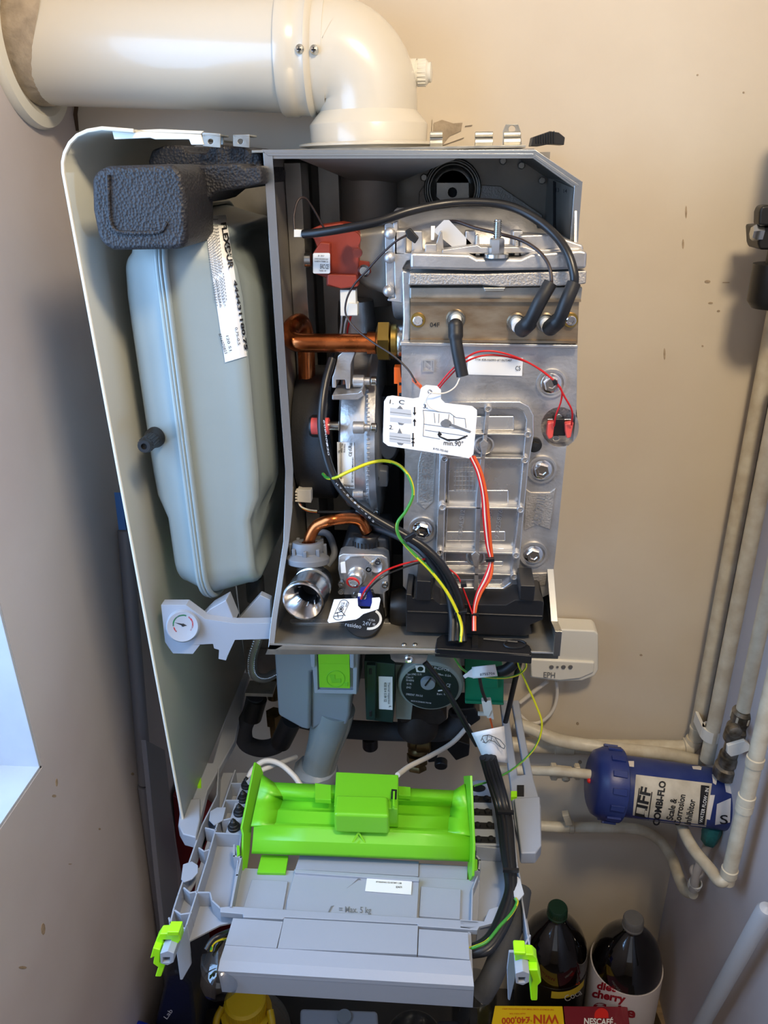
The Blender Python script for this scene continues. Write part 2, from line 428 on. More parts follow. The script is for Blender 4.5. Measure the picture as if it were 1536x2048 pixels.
for sx, sy in ((554, 98), (599, 99), (628, 100)):
    p = PY(FY-R*(1.0 if sx < 580 else 1.08 if sx < 610 else 1.05))(sx, sy); 
    mb = MB().m('zinc').lathe(p+V((0, .004, 0)), (0, -1, .2), [(.0045, 0), (.0045, .004), (.0035, .006), (.0, .0065)], 16)
    mb.m('ink').box(p+V((-.0022, -.0036, -.0005)), p+V((.0022, -.0024, .0005))).box(p+V((-.0005, -.0036, -.0022)), p+V((.0005, -.0024, .0022))); mb.build('screw', fl)
c = at(828, 146, FY+.012)
mb = MB().m('white_gloss').lathe(c, (1, -.1, 0), [(.014, -.004), (.014, .003)], 24)
mb.lathe(c+V((.003, 0, 0)), (1, -.1, 0), [(.0125, 0)]+[(.0125, .011), (.010, .013), (.010, .016), (.004, .017)], 24)
for k in range(20):
    a = k*math.pi/10; q = c+V((.004, math.cos(a)*.0125, math.sin(a)*.0125)); mb.box(q-V((0, .001, .001)), q+V((.009, .001, .001)))
mb.build('test_cap', fl, label='ribbed test point cap')
WLP = PX(XL+.004)
c = A+ax*((XL-A.x)/ax.x)
mb = MB().m('white_gloss').lathe(c+V((0, 0, 0)), (1, 0, 0), [(R*1.03, -.01), (R*1.42, -.001), (R*1.44, .004), (R*1.40, .010), (R*1.2, .012), (R*1.05, .007), (R*1.0, .004)], 64)
mb.build('wall_collar', fl, label='white rubber collar against the left wall')
rows = []
for k in range(65):
    a = 2*math.pi*k/64; u = V((0, math.cos(a), math.sin(a)))
    rows.append([c+u*R*1.004+V((.0, 0, 0)), c+u*R*1.03+V((.008, 0, 0)), c+u*R*1.012+V((.034+.010*math.sin(a*2.3+2)+.003*random.random(), 0, 0)), c+u*R*1.0+V((.037+.010*math.sin(a*2.3+2), 0, 0))])
mb = MB().m('sealant'); mb.grid(rows); mb.build('sealant_bead', fl, label='wrinkled tape and sealant round the pipe end')
# ================================================================== THE BOILER
bo = thing('boiler', (-.1, -.17, 1.0), 'opened wall hung gas boiler with front off and control tray folded down', 'boiler')
YP, YR, YB = -.345, -.28, -.03       # casing front edge, chamber rim, chamber back
SP, SR = PY(YP), PY(YR)
ZT = 1.7665                          # top of the chassis
# ---- white casing side panel, curving over into the top
prof = [(366, 1642), (128, 345), (127, 325), (131, 306), (141, 286), (156, 271), (176, 262), (205, 257), (268, 262)]
Pp = [SP(*q) for q in prof]
mb = MB().m('panel_white')
xl = Pp[0].x
def strip(Pq, ya, yb): return [[V((p.x, ya, p.z)) for p in Pq], [V((p.x, yb, p.z)) for p in Pq]]
mb.grid([[V((p.x, y, p.z)) for p in Pp] for y in (YP, -.2, YB+.01)])
sidep = mb.build('casing_panel', bo, solid=.0025, label='white side panel curving over into the top')
mb = MB().m('white_gloss')
mb.tube([p+V((0, -.001, 0)) for p in Pp[1:]][::-1]+[Pp[0]], .0017, 8, 1); mb.build('panel_edge', sidep, label='bright folded front edge')
mb = MB().m('white_gloss').slab([(207, 257), (300, 264), (402, 269), (408, 290), (382, 290), (378, 279), (310, 279), (300, 276), (228, 279), (224, 262), (212, 262)], PY(YP+.003), .002)
mb.slab([(224, 262), (402, 269), (408, 262), (320, 258)], PY(YP+.02), .002)
mb.build('top_flange', sidep, bevel=.0008, label='white folded flange along the top')
mb = MB().m('galv')
for x in (405, 466):
    w_ = 36 if x == 405 else 33
    S = PY(-.27)
    mb.slab([(x, 270), (x+w_, 272), (x+w_, 296), (x, 293)], S, .002, holes=[arc_px(x+w_*.45, 283, 5, 5, 0, 330, 11)])
    mb.box(S(x, 271)+V((0, 0, -.001)), S(x+w_, 271)+V((0, .03, .001)))
mb.slab([(402, 264), (440, 267), (447, 275), (447, 290), (440, 290), (440, 274), (405, 271)], PY(-.24), .003)
mb.build('catch_bracket', bo, bevel=.0005)
# ---- chassis top and back
mb = MB().m('galv_dark')
x0 = SR(528, 305).x; x1 = SR(1162, 363).x
mb.box((xl+.004, YB, 1.0), (x1, -.012, ZT-.002))
chas = mb.build('back_plate', bo, label='dark sheet steel back plate')
mb = MB().m('galv').box((at(505, 295, -.26).x, -.265, ZT-.0015), (x1-.05, -.012, ZT+.001))
for x0p, x1p in ((860, 885), (950, 985), (1007, 1040)):
    S = PY(-.20); a, b = S(x0p, 270), S(x1p, 292)
    mb.box((a.x, -.2, ZT+.001), (b.x, -.198, a.z)); mb.tube([V((a.x, -.2, a.z)), V((b.x, -.2, a.z))], .003, 8, 1); mb.tube([V((a.x, -.203, ZT+.005)), V((b.x, -.203, ZT+.005))], .004, 8, 1)
S = PY(-.06); mb.slab([(1005, 292), (1006, 262), (1012, 248), (1036, 248), (1041, 262), (1044, 292)], S, .002, holes=[arc_px(1024, 258, 7, 7, 0, 330, 11)])
mb.build('top_plate', bo, bevel=.0004, label='galvanised top plate with hooks')
mb = MB().m('black_plastic').slab([(1062, 292), (1066, 274), (1100, 262), (1118, 265), (1130, 275), (1128, 290), (1100, 288), (1080, 292)], PY(-.15), .03)
for k in range(8): mb.slab([(1072+k*5, 272-k*1.4), (1074+k*5, 271-k*1.4), (1074+k*5, 286), (1072+k*5, 287)], PY(-.152), .002)
mb.build('black_clip', bo, bevel=.0015)
# ---- combustion chamber box
sl, sr_ = PX(x0), PX(x1)
mb = MB().m('galv_dark')
left = [SR(528, 303), V((x0, YB, SR(528, 303).z)), V((x0, YB, 1.30))] 
fl_ = [at(540, 1291, -.365), at(546, 1235, -.350), at(559, 1150, -.325), at(570, 1080, -.305), at(572, 1020, -.292), at(566, 940, -.281)]
pl = [V((x0, YB, ZT-.002)), V((x0, YB, fl_[0].z)), fl_[0], fl_[1], fl_[2], fl_[3], fl_[4], V((x0, YR, fl_[5].z)), V((x0, YR, ZT-.002))]
mb.prism(pl, (.0015, 0, 0))
zch = SR(1162, 363).z; xch = SR(1068, 300).x
fr_ = [at(1117, 1310, -.365), at(1113, 1240, -.345), at(1105, 1150, -.300)]
pr = [V((x1, YB, zch)), V((x1, YB, fl_[0].z)), V((fr_[0].x, fr_[0].y, fl_[0].z)), V((fr_[0].x, fr_[0].y, fl_[0].z+.03)), fr_[1], V((x1, YR, fr_[2].z+.02)), V((x1, YR, zch))]
mb.prism(pr, (-.0015, 0, 0))
mb.prism([(xch, YB, ZT-.003), (x1, YB, zch), (x1, YR, zch), (xch, YR, ZT-.003)], (0, 0, -.0015))
mb.box((x0, YR, ZT-.004), (xch, YB, ZT-.0025))
cham = mb.build('combustion_chamber', bo, label='sheet steel chamber box holding the burner, fan and gas valve')
# rim
def rimbar(mb, pts, w_, t): 
    for a, b in zip(pts, pts[1:]): mb.slab([a, b, (b[0]+w_[0], b[1]+w_[1]), (a[0]+w_[0], a[1]+w_[1])], PY(YR-.001), t)
mb = MB().m('zinc')
mb.slab([(523, 299), (1071, 300), (1163, 362), (1151, 378), (1066, 317), (541, 318)], PY(YR-.001), .004)
mb.slab([(1071, 309), (1158, 370), (1154, 374), (1068, 314)], PY(YR-.004), .004)
mb.slab([(530, 306), (1068, 307), (1067, 312), (536, 312)], PY(YR-.004), .004)
mb.slab([(1163, 363), (1152, 377), (1140, 560), (1152, 560)], PY(YR-.001), .012)
fp = [SR(530, 306)]+[V((x0, YR, SR(540, 700).z))]+[V((x0, YR, fl_[5].z))]+fl_[4::-1]
rows = []
for i, p in enumerate(fp):
    n = V((0, -1, 0)) if i < 3 else (V((0, -.8, .6)) if i < 7 else V((0, -1, 0)))
    rows.append([p+V((-.0012, 0, 0)), p+V((-.0012, -.003, 0)), p+V((.0075 if i < 4 else .005, -.003, 0)), p+V((.0075 if i < 4 else .005, 0, 0))])
mb.grid(rows, True)
fq = [V((x1, YR, zch)), V((x1, YR, fr_[2].z+.02)), fr_[1], V((fr_[0].x, fr_[0].y, fl_[0].z+.03)), V((fr_[0].x, fr_[0].y, fl_[0].z))]
mb.grid([[p+V((.001, 0, 0)), p+V((.001, -.003, 0)), p+V((-.006, -.003, 0)), p+V((-.006, 0, 0))] for p in fq], True)
mb.build('rim', cham, bevel=.0006, label='bright folded rim round the chamber opening')
# chamber floor with front lip
zf = fl_[0].z+.002; PF = PZ(zf)
yl = (fl_[0].y+fr_[0].y)/2
mb = MB().m('galv_dark').prism([(x0, YB, zf), (x1, YB, zf), (fr_[0].x, fr_[0].y, zf), (fl_[0].x, fl_[0].y, zf)], (0, 0, -.0015))
mb.prism([(fl_[0].x, fl_[0].y, zf), (fr_[0].x, fr_[0].y, zf), (fr_[0].x, fr_[0].y, zf-.008), (fl_[0].x, fl_[0].y, zf-.008)], (0, .0015, 0))
flo = mb.build('floor_pan', cham, bevel=.0004, label='dark shiny floor pan')
mb = MB().m('zinc').tube([V((fl_[0].x, fl_[0].y-.0005, zf)), V((fr_[0].x, fr_[0].y-.0005, zf))], .0016, 8, 1)
mb.build('lip', flo, label='bright front lip')
mb = MB().m('zinc')
for x in (808, 830): mb.ball(PF(x, 1289), .0028, 12, k=.5)
mb.build('rivet_pair', flo)
MB().m('shiny_alu').slab(rr_px(580, 1240, 800, 1248, 4), PF, .001, off=.0015).build('floor_slot', flo, label='long bright pressed slot')
# screw bracket under the lip
mb = MB().m('galv').slab([(780, 1308), (856, 1310), (852, 1322), (843, 1328), (790, 1324), (782, 1318)], PY(yl-.004), .002)
mb.m('zinc').lathe(PY(yl-.004)(818, 1317), (0, -1, 0), [(.0045, 0), (.0045, .002), (.003, .003), (.0015, .0015)], 20); mb.build('lip_bracket', flo)
# inside sheet work: left folded panels, hopper, duct, wall stiffener
mb = MB().m('galv_dark')
S = PY(-.22); T = PY(-.06)
for a, b, c_, d2 in (((541, 325), (575, 325), -.20, 'l'),):
    pass
xa, xb, xc, xd = at(590, 500, -.10).x, at(617, 500, -.085).x, at(627, 500, -.07).x, at(665, 500, -.05).x
for xq, yq, wq in ((x0+.002, -.20, .016), (x0+.024, -.12, .022), (x0+.05, -.075, .022)):
    mb.box((xq, yq, zf+.02), (xq+wq, yq+.002, ZT-.01)); mb.box((xq+wq-.001, yq, zf+.02), (xq+wq+.001, yq+.045, ZT-.01))
mb.build('folded_panels', cham, bevel=.0006, label='stepped dark folded sheets on the left inside')
mb = MB().m('duct_grey')
a, b, c_, d2 = V((at(590, 322, -.27).x, -.268, ZT-.006)), V((at(935, 318, -.27).x, -.268, ZT-.006)), at(792, 366, -.10), at(715, 366, -.10)
mb.prism([a, b, c_, d2], (0, .002, .002))
duct = at(733, 400, -.10)
mb.lathe(V((duct.x, -.085, 1.60)), (0, 0, 1), [(mpp(duct)*66, 0), (mpp(duct)*66, .09), (mpp(duct)*60, .11), (mpp(duct)*60, .155)], 40)
mb.build('hopper_duct', cham, label='dull grey funnel and duct under the flue')
mb = MB().m('cast_rough')
Bk = PY(YB-.006)
mb.slab([(838, 455), (838, 385), (848, 370), (880, 366), (1000, 372), (1085, 430), (1085, 470)], Bk, .004)
mb.m('galv')
for r0, r1 in ((60, 54), (48, 42)):
    pass
cc = Bk(905, 378)
mb.lathe(cc, (0, -1, 0), [(mpp(cc)*58, 0), (mpp(cc)*55, .004), (mpp(cc)*50, .002), (mpp(cc)*45, .004), (mpp(cc)*40, .001), (mpp(cc)*34, .0)], 48)
for x, y in ((848, 355), (1043, 331), (1084, 361), (1006, 322)):
    mb.cyl(Bk(x, y)+V((0, -.001, 0)), (0, -1, 0), .0045, .002, 6)
mb.build('pressed_back', cham, bevel=.001, label='pressed back sheet with curved ribs')
mb = MB().m('galv').slab([(873, 365), (938, 365), (938, 397), (932, 401), (880, 401), (873, 394)], PY(-.055), .003, holes=[arc_px(905, 385, 9, 10, 0, 330, 11)])
mb.m('ink').slab(arc_px(905, 385, 10, 11, 0, 345, 23), PY(-.05), .001); mb.build('hanging_bracket', cham, bevel=.0006, label='square bracket with a dark keyhole')
mb = MB().m('galv_dark')
GS = PX(x1-.004)
mb.slab([(1107, 360), (1150, 378), (1148, 520), (1107, 480)], GS, .002)
mb.m('ink').slab([(1106, 362), (1110, 364), (1110, 470), (1106, 466)], PX(x1-.005), .001)
mb.text('13', (1112, 384), (1118, 384), 8, GS).text('14', (1127, 386), (1134, 386), 8, GS)
mb.build('side_gusset', cham, label='dark gusset sheet on the right with stamped numbers')
# ---- expansion vessel: two pressed dishes with a seam
XS = PY(-.33)(332, 620).x
vz0, vz1, vy0, vy1 = PY(-.33)(420, 1222).z, 1.715, -.325, -.05
def dish(side, hf):
    mb = MB().m('vessel_grey'); rows = []
    NU, NR = 96, 20
    cyy, czz = (vy0+vy1)/2, (vz0+vz1)/2; hy, hz = (vy1-vy0)/2, (vz1-vz0)/2
    def outline(k, inset):
        R_ = .05; n = NU//4; q = k//n; a = (k % n)/(n-1)*math.pi/2; hyy, hzz = hy-inset, hz-inset; R2 = max(.01, R_-inset)
        s = [(1, 1), (-1, 1), (-1, -1), (1, -1)][q]; aa = a+q*math.pi/2
        # spread points along straight sides too
        return V((0, s[0]*(hyy-R2)+R2*math.cos(aa), s[1]*(hzz-R2)+R2*math.sin(aa)))
    def full(inset):
        pts = [outline(k, inset) for k in range(NU)]; out = []
        for i, p in enumerate(pts):
            q = pts[(i+1) % NU]
            m = 12 if i % (NU//4) == NU//4-1 else 1
            out += [p.lerp(q, j/m) for j in range(m)]
        return out
    for i in range(NR+1):
        u = i/NR; inset = (.012*u/.35 if u < .35 else .012+.016*(1-math.cos((u-.35)/.3*math.pi/2)) if u < .65 else .028+(u-.65)/.35*.055)
        h = hf(u)
        row = []
        for p in full(inset):
            g = 1+.30*max(0, 1-((p.z-.035)/.135)**8)**.5*min(1, u*1.5) if abs(p.z-.035) < .135 else 1
            row.append(V((XS+side*(.002+h*g), cyy+p.y, czz+p.z)))
        rows.append(row)
    R_ = mb.grid(rows, True); mb.face(R_[-1]); return mb
vl = dish(-1, lambda u: .026*u/.35 if u < .35 else (.026+.010*math.sin((u-.35)/.3*math.pi/2) if u < .65 else .036+.010*(u-.65))).build('expansion_vessel', bo, sharp=70, label='pale grey pressed steel expansion vessel on the left')
vr = dish(1, lambda u: .040*u/.35 if u < .35 else (.040+.013*math.sin((u-.35)/.2*math.pi/2) if u < .55 else (.053-.007*(1-math.cos((u-.55)/.2*math.pi))/2 if u < .75 else .046+.045*(u-.75)))).build('vessel_half', vl, sharp=70, label='right half of the vessel')
mb = MB().m('vessel_grey')
def rim_pts(d):
    hy, hz = (vy1-vy0)/2+d, (vz1-vz0)/2+d; cy_, cz_ = (vy0+vy1)/2, (vz0+vz1)/2; R_ = .05+d; out = []
    for q, s in enumerate([(1, 1), (-1, 1), (-1, -1), (1, -1)]):
        for k in range(9):
            a = q*math.pi/2+k*math.pi/16; out.append(V((XS, cy_+s[0]*(hy-R_)+R_*math.cos(a), cz_+s[1]*(hz-R_)+R_*math.sin(a))))
    return out
for dx in (-.0035, .0035):
    P_ = [p+V((dx, 0, 0)) for p in rim_pts(.003)]; mb.tube(P_+[P_[0]], .0032, 10, 1)
P_ = rim_pts(.0055); mb.tube(P_+[P_[0]], .0015, 8, 1)
mb.build('seam', vl, label='rolled seam running round the vessel')
# black filler valve pointing out of the left half
a = at(318, 868, -.30); b = at(288, 893, -.36); dr = (b-a).normalized(); Lr = (b-a).length
mb = MB().m('black_rubber').lathe(a-dr*.01, dr, [(.0105, 0), (.0105, .012+.3*Lr), (.0085, .014+.32*Lr), (.0085, .01+.45*Lr), (.007, .01+.5*Lr)], 24)
mb.lathe(a, dr, [(.0068, .45*Lr), (.0072, .5*Lr), (.0072, Lr*.95), (.006, Lr), (.003, Lr), (.003, Lr-.004), (0, Lr-.004)], 20)
for k in range(16):
    an = k*math.pi/8; u = dr.orthogonal().normalized(); w_ = dr.cross(u); q = a+dr*.5*Lr+(u*math.cos(an)+w_*math.sin(an))*.0072
    mb.tube([q, q+dr*.4*Lr], .0008, 5, 1)
mb.build('filler_valve', vl, label='ribbed black filler valve')
# sticker wrapped over the right half
VS = surf_of(vr, PY(-.28))
mb = MB().m('label'); drape(mb, [(407, 432), (452, 430), (494, 712), (450, 725)], VS, .0014, 20, 40)
mb.m('ink').text('FLEXDUR', (442, 446), (458, 538), 10, VS, .0032, bold=.03)
mb.text('444431180.75', (467, 560), (490, 700), 6, VS, .0032, bold=.04).text('8716070823', (437, 668), (450, 708), 5, VS, .0032)
mb.text('Read instructions', (410, 441), (436, 440), 4, VS, .0032).text('0.75-0.5', (470, 655), (476, 690), 5, VS, .0032).text('120 51', (452, 672), (459, 702), 5, VS, .0032).text('SN 01 01  BC 07 82', (430, 558), (440, 615), 3, VS, .0032)
mb.m('ink_grey')
for k in range(10):
    x_ = 411+k*2.6
    mb.text('lIlIlllIIllIllIIlIllIlI llIllIIlI'[k:], (x_, 450), (x_+.125*150*.95, 600+(k % 3)*6), 1.6, VS, .0032)
mb.build('vessel_sticker', vl, label='white technical sticker with black lettering')
# ---- black foam shell over the vessel top
mb = MB().m('foam')
mb.slab([(182, 354), (196, 340), (213, 332), (340, 328), (352, 332), (364, 350), (371, 400), (374, 478), (366, 497), (350, 499), (225, 501), (203, 489), (194, 470), (184, 420)], PY(-.375), .085)
fo = mb.build('foam_shell', bo, bevel=.009, seg=4, label='lumpy black foam insulation shell on top of the vessel')
mb = MB().m('foam').slab([(362, 333), (468, 327), (480, 327), (490, 336), (518, 330), (524, 345), (524, 368), (486, 376), (434, 384), (412, 402), (384, 410), (372, 400)], PY(-.31), .11)
mb.build('foam_arm', fo, bevel=.006, seg=3)
mb = MB().m('foam').slab([(296, 322), (303, 300), (330, 290), (366, 291), (373, 303), (412, 306), (418, 296), (432, 290), (480, 292), (522, 306), (524, 345), (300, 345)], PY(-.255), .12)
mb.build('foam_back_lumps', fo, bevel=.006, seg=3)
mb = MB().m('foam').tube([PY(-.376)(x, y) for x, y in ((216, 350), (218, 420), (224, 452), (240, 464), (290, 466), (322, 462), (333, 445))], .0016, 8, 5)
mb.build('moulded_ridge', fo)
# ---- gauge bracket, pressure gauge
mb = MB().m('grey_plastic').slab([(322, 1210), (372, 1210), (410, 1238), (470, 1247), (511, 1247), (541, 1246), (541, 1278), (470, 1280), (455, 1312), (452, 1321), (437, 1318), (438, 1300), (428, 1297), (426, 1288), (380, 1290), (400, 1290), (386, 1308), (346, 1307), (338, 1296), (330, 1284)], PY(-.335), .012)
gb = mb.build('gauge_bracket', bo, bevel=.0015, label='grey plastic bracket carrying the pressure gauge')
mb = MB().m('grey_plastic').slab([(395, 1243), (470, 1244), (452, 1200), (420, 1218)], PY(-.325), .02)
mb.slab([(466, 1250), (480, 1254), (510, 1254), (520, 1244), (541, 1242), (541, 1200), (520, 1190)], PY(-.30), .01)
mb.build('bracket_arm', gb, bevel=.001)
gc = PY(-.337)(367, 1250); r = mpp(gc)
n = (CP-gc).normalized(); n = (n+V((0, -.6, 0))).normalized()
mb = MB().m('grey_plastic').lathe(gc, n, [(34*r, -.004), (33*r, .006), (30*r, .009), (28.5*r, .009)], 40)
mb.m('label').lathe(gc, n, [(28.5*r, .009), (25*r, .0085), (0, .0085)], 40)
gz = plane(gc+n*.0090, n)
mb.m('gauge_green').slab(arc_px(366, 1249, 21, 20, 170, 290, 12)+arc_px(366, 1249, 18, 17, 290, 170, 12), gz, .0003)
mb.m('seal_red').slab(arc_px(366, 1249, 21, 20, 305, 400, 12)+arc_px(366, 1249, 18, 17, 400, 305, 12), gz, .0003)
mb.slab(arc_px(366, 1249, 21, 20, 130, 165, 6)+arc_px(366, 1249, 18, 17, 165, 130, 6), gz, .0003)
mb.m('ink').slab([(350, 1245), (367, 1248), (374, 1251), (366, 1252)], gz, .0006, off=.0004).slab(arc_px(366, 1250, 3, 3, 0, 315, 7), gz, .0012, off=.001)
mb.build('pressure_gauge', gb, label='small round dial with red and green arcs')
MB().m('black_rubber').cyl(at(512, 1200, -.26), (0, .1, 1), .011, .03, 20).build('vessel_union', vl, label='black union under the vessel')
# ---- bottom chassis rails
ZRL = SP(366, 1642).z-.002; RL = PZ(ZRL)
mb = MB().m('grey_plastic')
mb.slab([(455, 1345), (498, 1345), (470, 1480), (415, 1580), (398, 1650), (362, 1655), (356, 1600)], RL, .012, holes=[[(468, 1352), (479, 1352), (455, 1420), (425, 1525), (409, 1525), (440, 1425)]])
mb.slab([(362, 1600), (400, 1595), (400, 1640), (392, 1675), (366, 1668), (356, 1650)], PZ(ZRL+.006), .02)
rl = mb.build('left_rail', bo, bevel=.002, label='grey plastic chassis rail under the casing side')
MB().m('lime_clip').rect(390, 1555, 402, 1572, PZ(ZRL+.004), .006).build('rail_clip', rl, label='lime clip')
MB().m('grey_plastic').slab([(446, 1388), (458, 1388), (470, 1340), (458, 1340)], PZ(ZRL+.004), .005).build('rail_cover', rl, bevel=.001)
mb = MB().m('grey_plastic')
mb.slab([(1000, 1400), (1038, 1400), (1050, 1470), (1068, 1560), (1082, 1610), (1083, 1685), (1074, 1702), (1044, 1704), (1030, 1650), (1020, 1560)], RL, .012, holes=[[(1014, 1404), (1024, 1404), (1050, 1548), (1036, 1550)]])
mb.slab([(1028, 1596), (1080, 1592), (1083, 1690), (1072, 1706), (1042, 1706)], PZ(ZRL+.006), .018)
rr_ = mb.build('right_rail', bo, bevel=.002, label='grey plastic chassis rail on the right of the tray')
mb = MB().m('lime_clip').rect(1022, 1582, 1034, 1594, PZ(ZRL+.004), .006); mb.m('ink').rect(1034, 1570, 1048, 1592, PZ(ZRL+.001), .001); mb.build('rail_clip', rr_, label='lime clip')
mb = MB().m('galv_dark').box((xl+.01, -.035, 1.0), (x1, -.030, 1.05)); mb.build('hanging_rail', bo)
# ================================================================== INSIDE THE CHAMBER
def bolt(mb, c, n, r, washer=1.6, head='hex', m='zinc', h=None):
    n = V(n).normalized(); h = h or r*.8; mb.m(m)
    if washer: mb.lathe(c, n, [(r*washer, 0), (r*washer, r*.18), (r*washer*.9, r*.25), (0, r*.25)], 28)
    mb.lathe(c, n, [(r, 0), (r, h), (r*.85, h+r*.12), (r*.5, h+r*.12), (r*.45, h-r*.1), (0, h-r*.1)], 6 if head == 'hex' else 24)
# ---- heat exchanger front casting (tilts a touch, like the photo)
HE = PY(-.300)
out = [(803, 684), (1155, 692), (1153, 815), (1146, 884), (1133, 893), (1126, 960), (1115, 1070), (1104, 1170), (1097, 1189), (1086, 1194), (1040, 1195), (840, 1188), (816, 1184), (806, 1172), (806, 1100), (810, 910), (803, 800)]
mb = MB().m('cast_alu').slab(out, HE, .11, holes=[arc_px(1120, 854, 38, 40, 8, 352, 20)])
hx = mb.build('heat_exchanger', bo, bevel=.0025, seg=3, label='large cast aluminium heat exchanger block with bolted front')
mb = MB().m('cast_rough').slab(arc_px(1118, 854, 40, 42, 0, 345, 23), PY(-.288), .01).build('thermostat_recess', hx)
# raised central cover: outer frame, sunken floor, ribs and bosses
FR = PY(-.312)
o1 = [(886, 812), (905, 803), (1040, 803), (1058, 812), (1068, 830), (1068, 870), (1058, 930), (1046, 1050), (1036, 1170), (1028, 1188), (1012, 1195), (890, 1192), (874, 1184), (869, 1168), (872, 1100), (878, 930), (880, 840)]
i1 = [(900, 822), (912, 817), (1032, 817), (1046, 824), (1052, 840), (1046, 910), (1034, 1050), (1020, 1165), (1006, 1176), (896, 1174), (886, 1162), (888, 1100), (893, 930), (896, 840)]
mb = MB().m('shiny_alu').slab(o1, FR, .013, holes=[i1])
mb.slab([(898, 912), (1050, 914), (1036, 1174), (886, 1174)], PY(-.3045), .003)
for y0, y1 in ((836, 866), (985, 1015), (1068, 1088), (1102, 1112), (1128, 1138), (1164, 1176)):
    xL = 902-(y0-830)*.04; xR = 1030-(y0-830)*.075
    for xa_, xb_ in ((xL, 958-(y0-830)*.04), (966-(y0-830)*.04, xR)): mb.prism([FR(xa_, y0)+V((0, .0075, 0)), FR(xb_, y0)+V((0, .0075, 0)), FR(xb_, y1)+V((0, .0075, 0)), FR(xa_, y1)+V((0, .0075, 0))], V((0, .006, 0)))
    a, b = FR(xL, y0), FR(xR, y0); c, d2 = FR(xR, y1), FR(xL, y1)
    mb.prism([a+V((0, .0070, 0)), b+V((0, .0070, 0)), c+V((0, .0062, 0)), d2+V((0, .0062, 0))], V((0, .004, .0)))
cov = mb.build('exchanger_cover', hx, bevel=.0018, seg=3, label='bright raised cover with ribs and round bosses')
mb = MB().m('cast_alu')
RB = PY(-.3145)
for x, y, x2, y2 in ((905, 868, 1056, 870), (888, 916, 1050, 918), (884, 1015, 1040, 1018), (878, 1104, 1032, 1108), (876, 1147, 1028, 1151)):
    mb.slab([(x, y-2), (x2, y2-2), (x2, y2+2), (x, y+2)], RB, .011)
mb.slab([(972, 820), (980, 820), (962, 1000), (956, 1185), (948, 1185), (952, 1000)], RB, .011)
for x, y in ((976, 817), (1056, 868), (889, 917), (1050, 919), (885, 1013), (1041, 1018), (880, 1104), (1032, 1109), (1028, 1152), (950, 1188)):
    c = RB(x, y); k = mpp(c); mb.lathe(c+V((0, .004, 0)), (0, -1, 0), [(8*k, 0), (7.5*k, .007), (4*k, .007), (3.2*k, .004), (0, .004)], 20)
for x, y, r in ((968, 888, 20), (951, 1112, 19)):
    c = PY(-.306)(x, y); k = mpp(c); mb.lathe(c, (0, -1, 0), [(r*k, 0), (r*k, .004), (r*k*.8, .0045), (r*k*.72, .001), (0, .001)], 32)
    mb.slab([(x-9, y-2), (x, y-9), (x+9, y-2), (x+3, y+22), (x-3, y+22)], PY(-.316), .004)
mb.build('cover_ribs', cov, bevel=.0006)
mb = MB().m('cast_alu')
for k in range(9): mb.slab([(908, 926+k*9), (948, 926+k*9), (948, 927.2+k*9), (908, 927.2+k*9)], PY(-.3052), .001)
for k in range(6): mb.slab([(912+k*7, 922), (913.2+k*7, 922), (911+k*7, 996), (909.8+k*7, 996)], PY(-.3052), .001)
TX = PY(-.3055)
mb.text('GD-ALSi12', (924, 1078), (930, 1020), 9, TX).text('8718600', (978, 1084), (984, 1022), 9, TX).text('97025876', (997, 1078), (1006, 1020), 9, TX)
mb.build('cast_lettering', cov)
# side strips with raised lettering
for q in ([(842, 905), (872, 905), (866, 1005), (850, 1020), (834, 1005), (836, 930)], [(1052, 978), (1062, 985), (1100, 985), (1112, 976), (1100, 1060), (1074, 1050), (1048, 1062)], [(1040, 1148), (1096, 1146), (1092, 1172), (1038, 1172)]): MB().m('cast_rough').slab(q, PY(-.3015), .002).build('side_strip', hx, bevel=.001)
mb = MB().m('shiny_alu').text('AC 43000', (855, 1001), (862, 900), 15, PY(-.304)).text('451711', (1082, 1052), (1092, 993), 17, PY(-.304)).text('AL SI', (842, 1160), (846, 1112), 9, PY(-.3025)).text('DMG', (855, 1160), (858, 1128), 9, PY(-.3025)).text('N', (848, 735), (864, 735), 14, PY(-.3025)).text('D', (1048, 1162), (1060, 1160), 9, PY(-.304))
mb.slab([(844, 720), (868, 720), (868, 744), (844, 744)], PY(-.3022), .001, holes=[[(846, 722), (866, 722), (866, 742), (846, 742)]])
mb.build('raised_lettering', hx)
for x, y, r in ((1102, 766, 17), (1083, 938, 17), (1066, 1107, 16), (845, 1058, 16)):
    c = HE(x, y); k = mpp(c); mb = MB().m('cast_alu').lathe(c, (0, -1, 0), [(r*1.75*k, 0), (r*1.7*k, .003), (r*1.45*k, .003), (r*1.4*k, .0005), (0, .0005)], 36)
    bolt(mb, c+V((0, -.0005, 0)), (0, -1, 0), r*k*.95, 1.25, 'hex', 'chrome', .006)
    mb.build('bolt', hx)
c = HE(1068, 888); MB().m('knob_black').lathe(c, (0, -1, 0), [(15*mpp(c), 0), (15*mpp(c), .004), (11*mpp(c), .0045)], 24).lathe(c, (0, -1, 0), [(10*mpp(c), .004), (10*mpp(c), .010), (0, .0105)], 6).build('black_bolt', hx, label='small dark brown hex bolt')
# folded flange along the top of the casting
mb = MB().m('cast_alu').slab([(800, 684), (1156, 690), (1156, 697), (800, 692)], PY(-.309), .01).build('top_flange', hx, bevel=.001)
# label C5
mb = MB().m('label').slab([(936, 713), (1046, 716), (1044, 752), (934, 749)], PY(-.3012), .0008)
mb.m('ink').text('C5', (1031, 741), (1041, 741), 9, PY(-.302)).text('7736 438-H60903-8718675487', (950, 721), (1024, 723), 4, PY(-.302)).build('exchanger_label', hx, label='white label ending in C5')
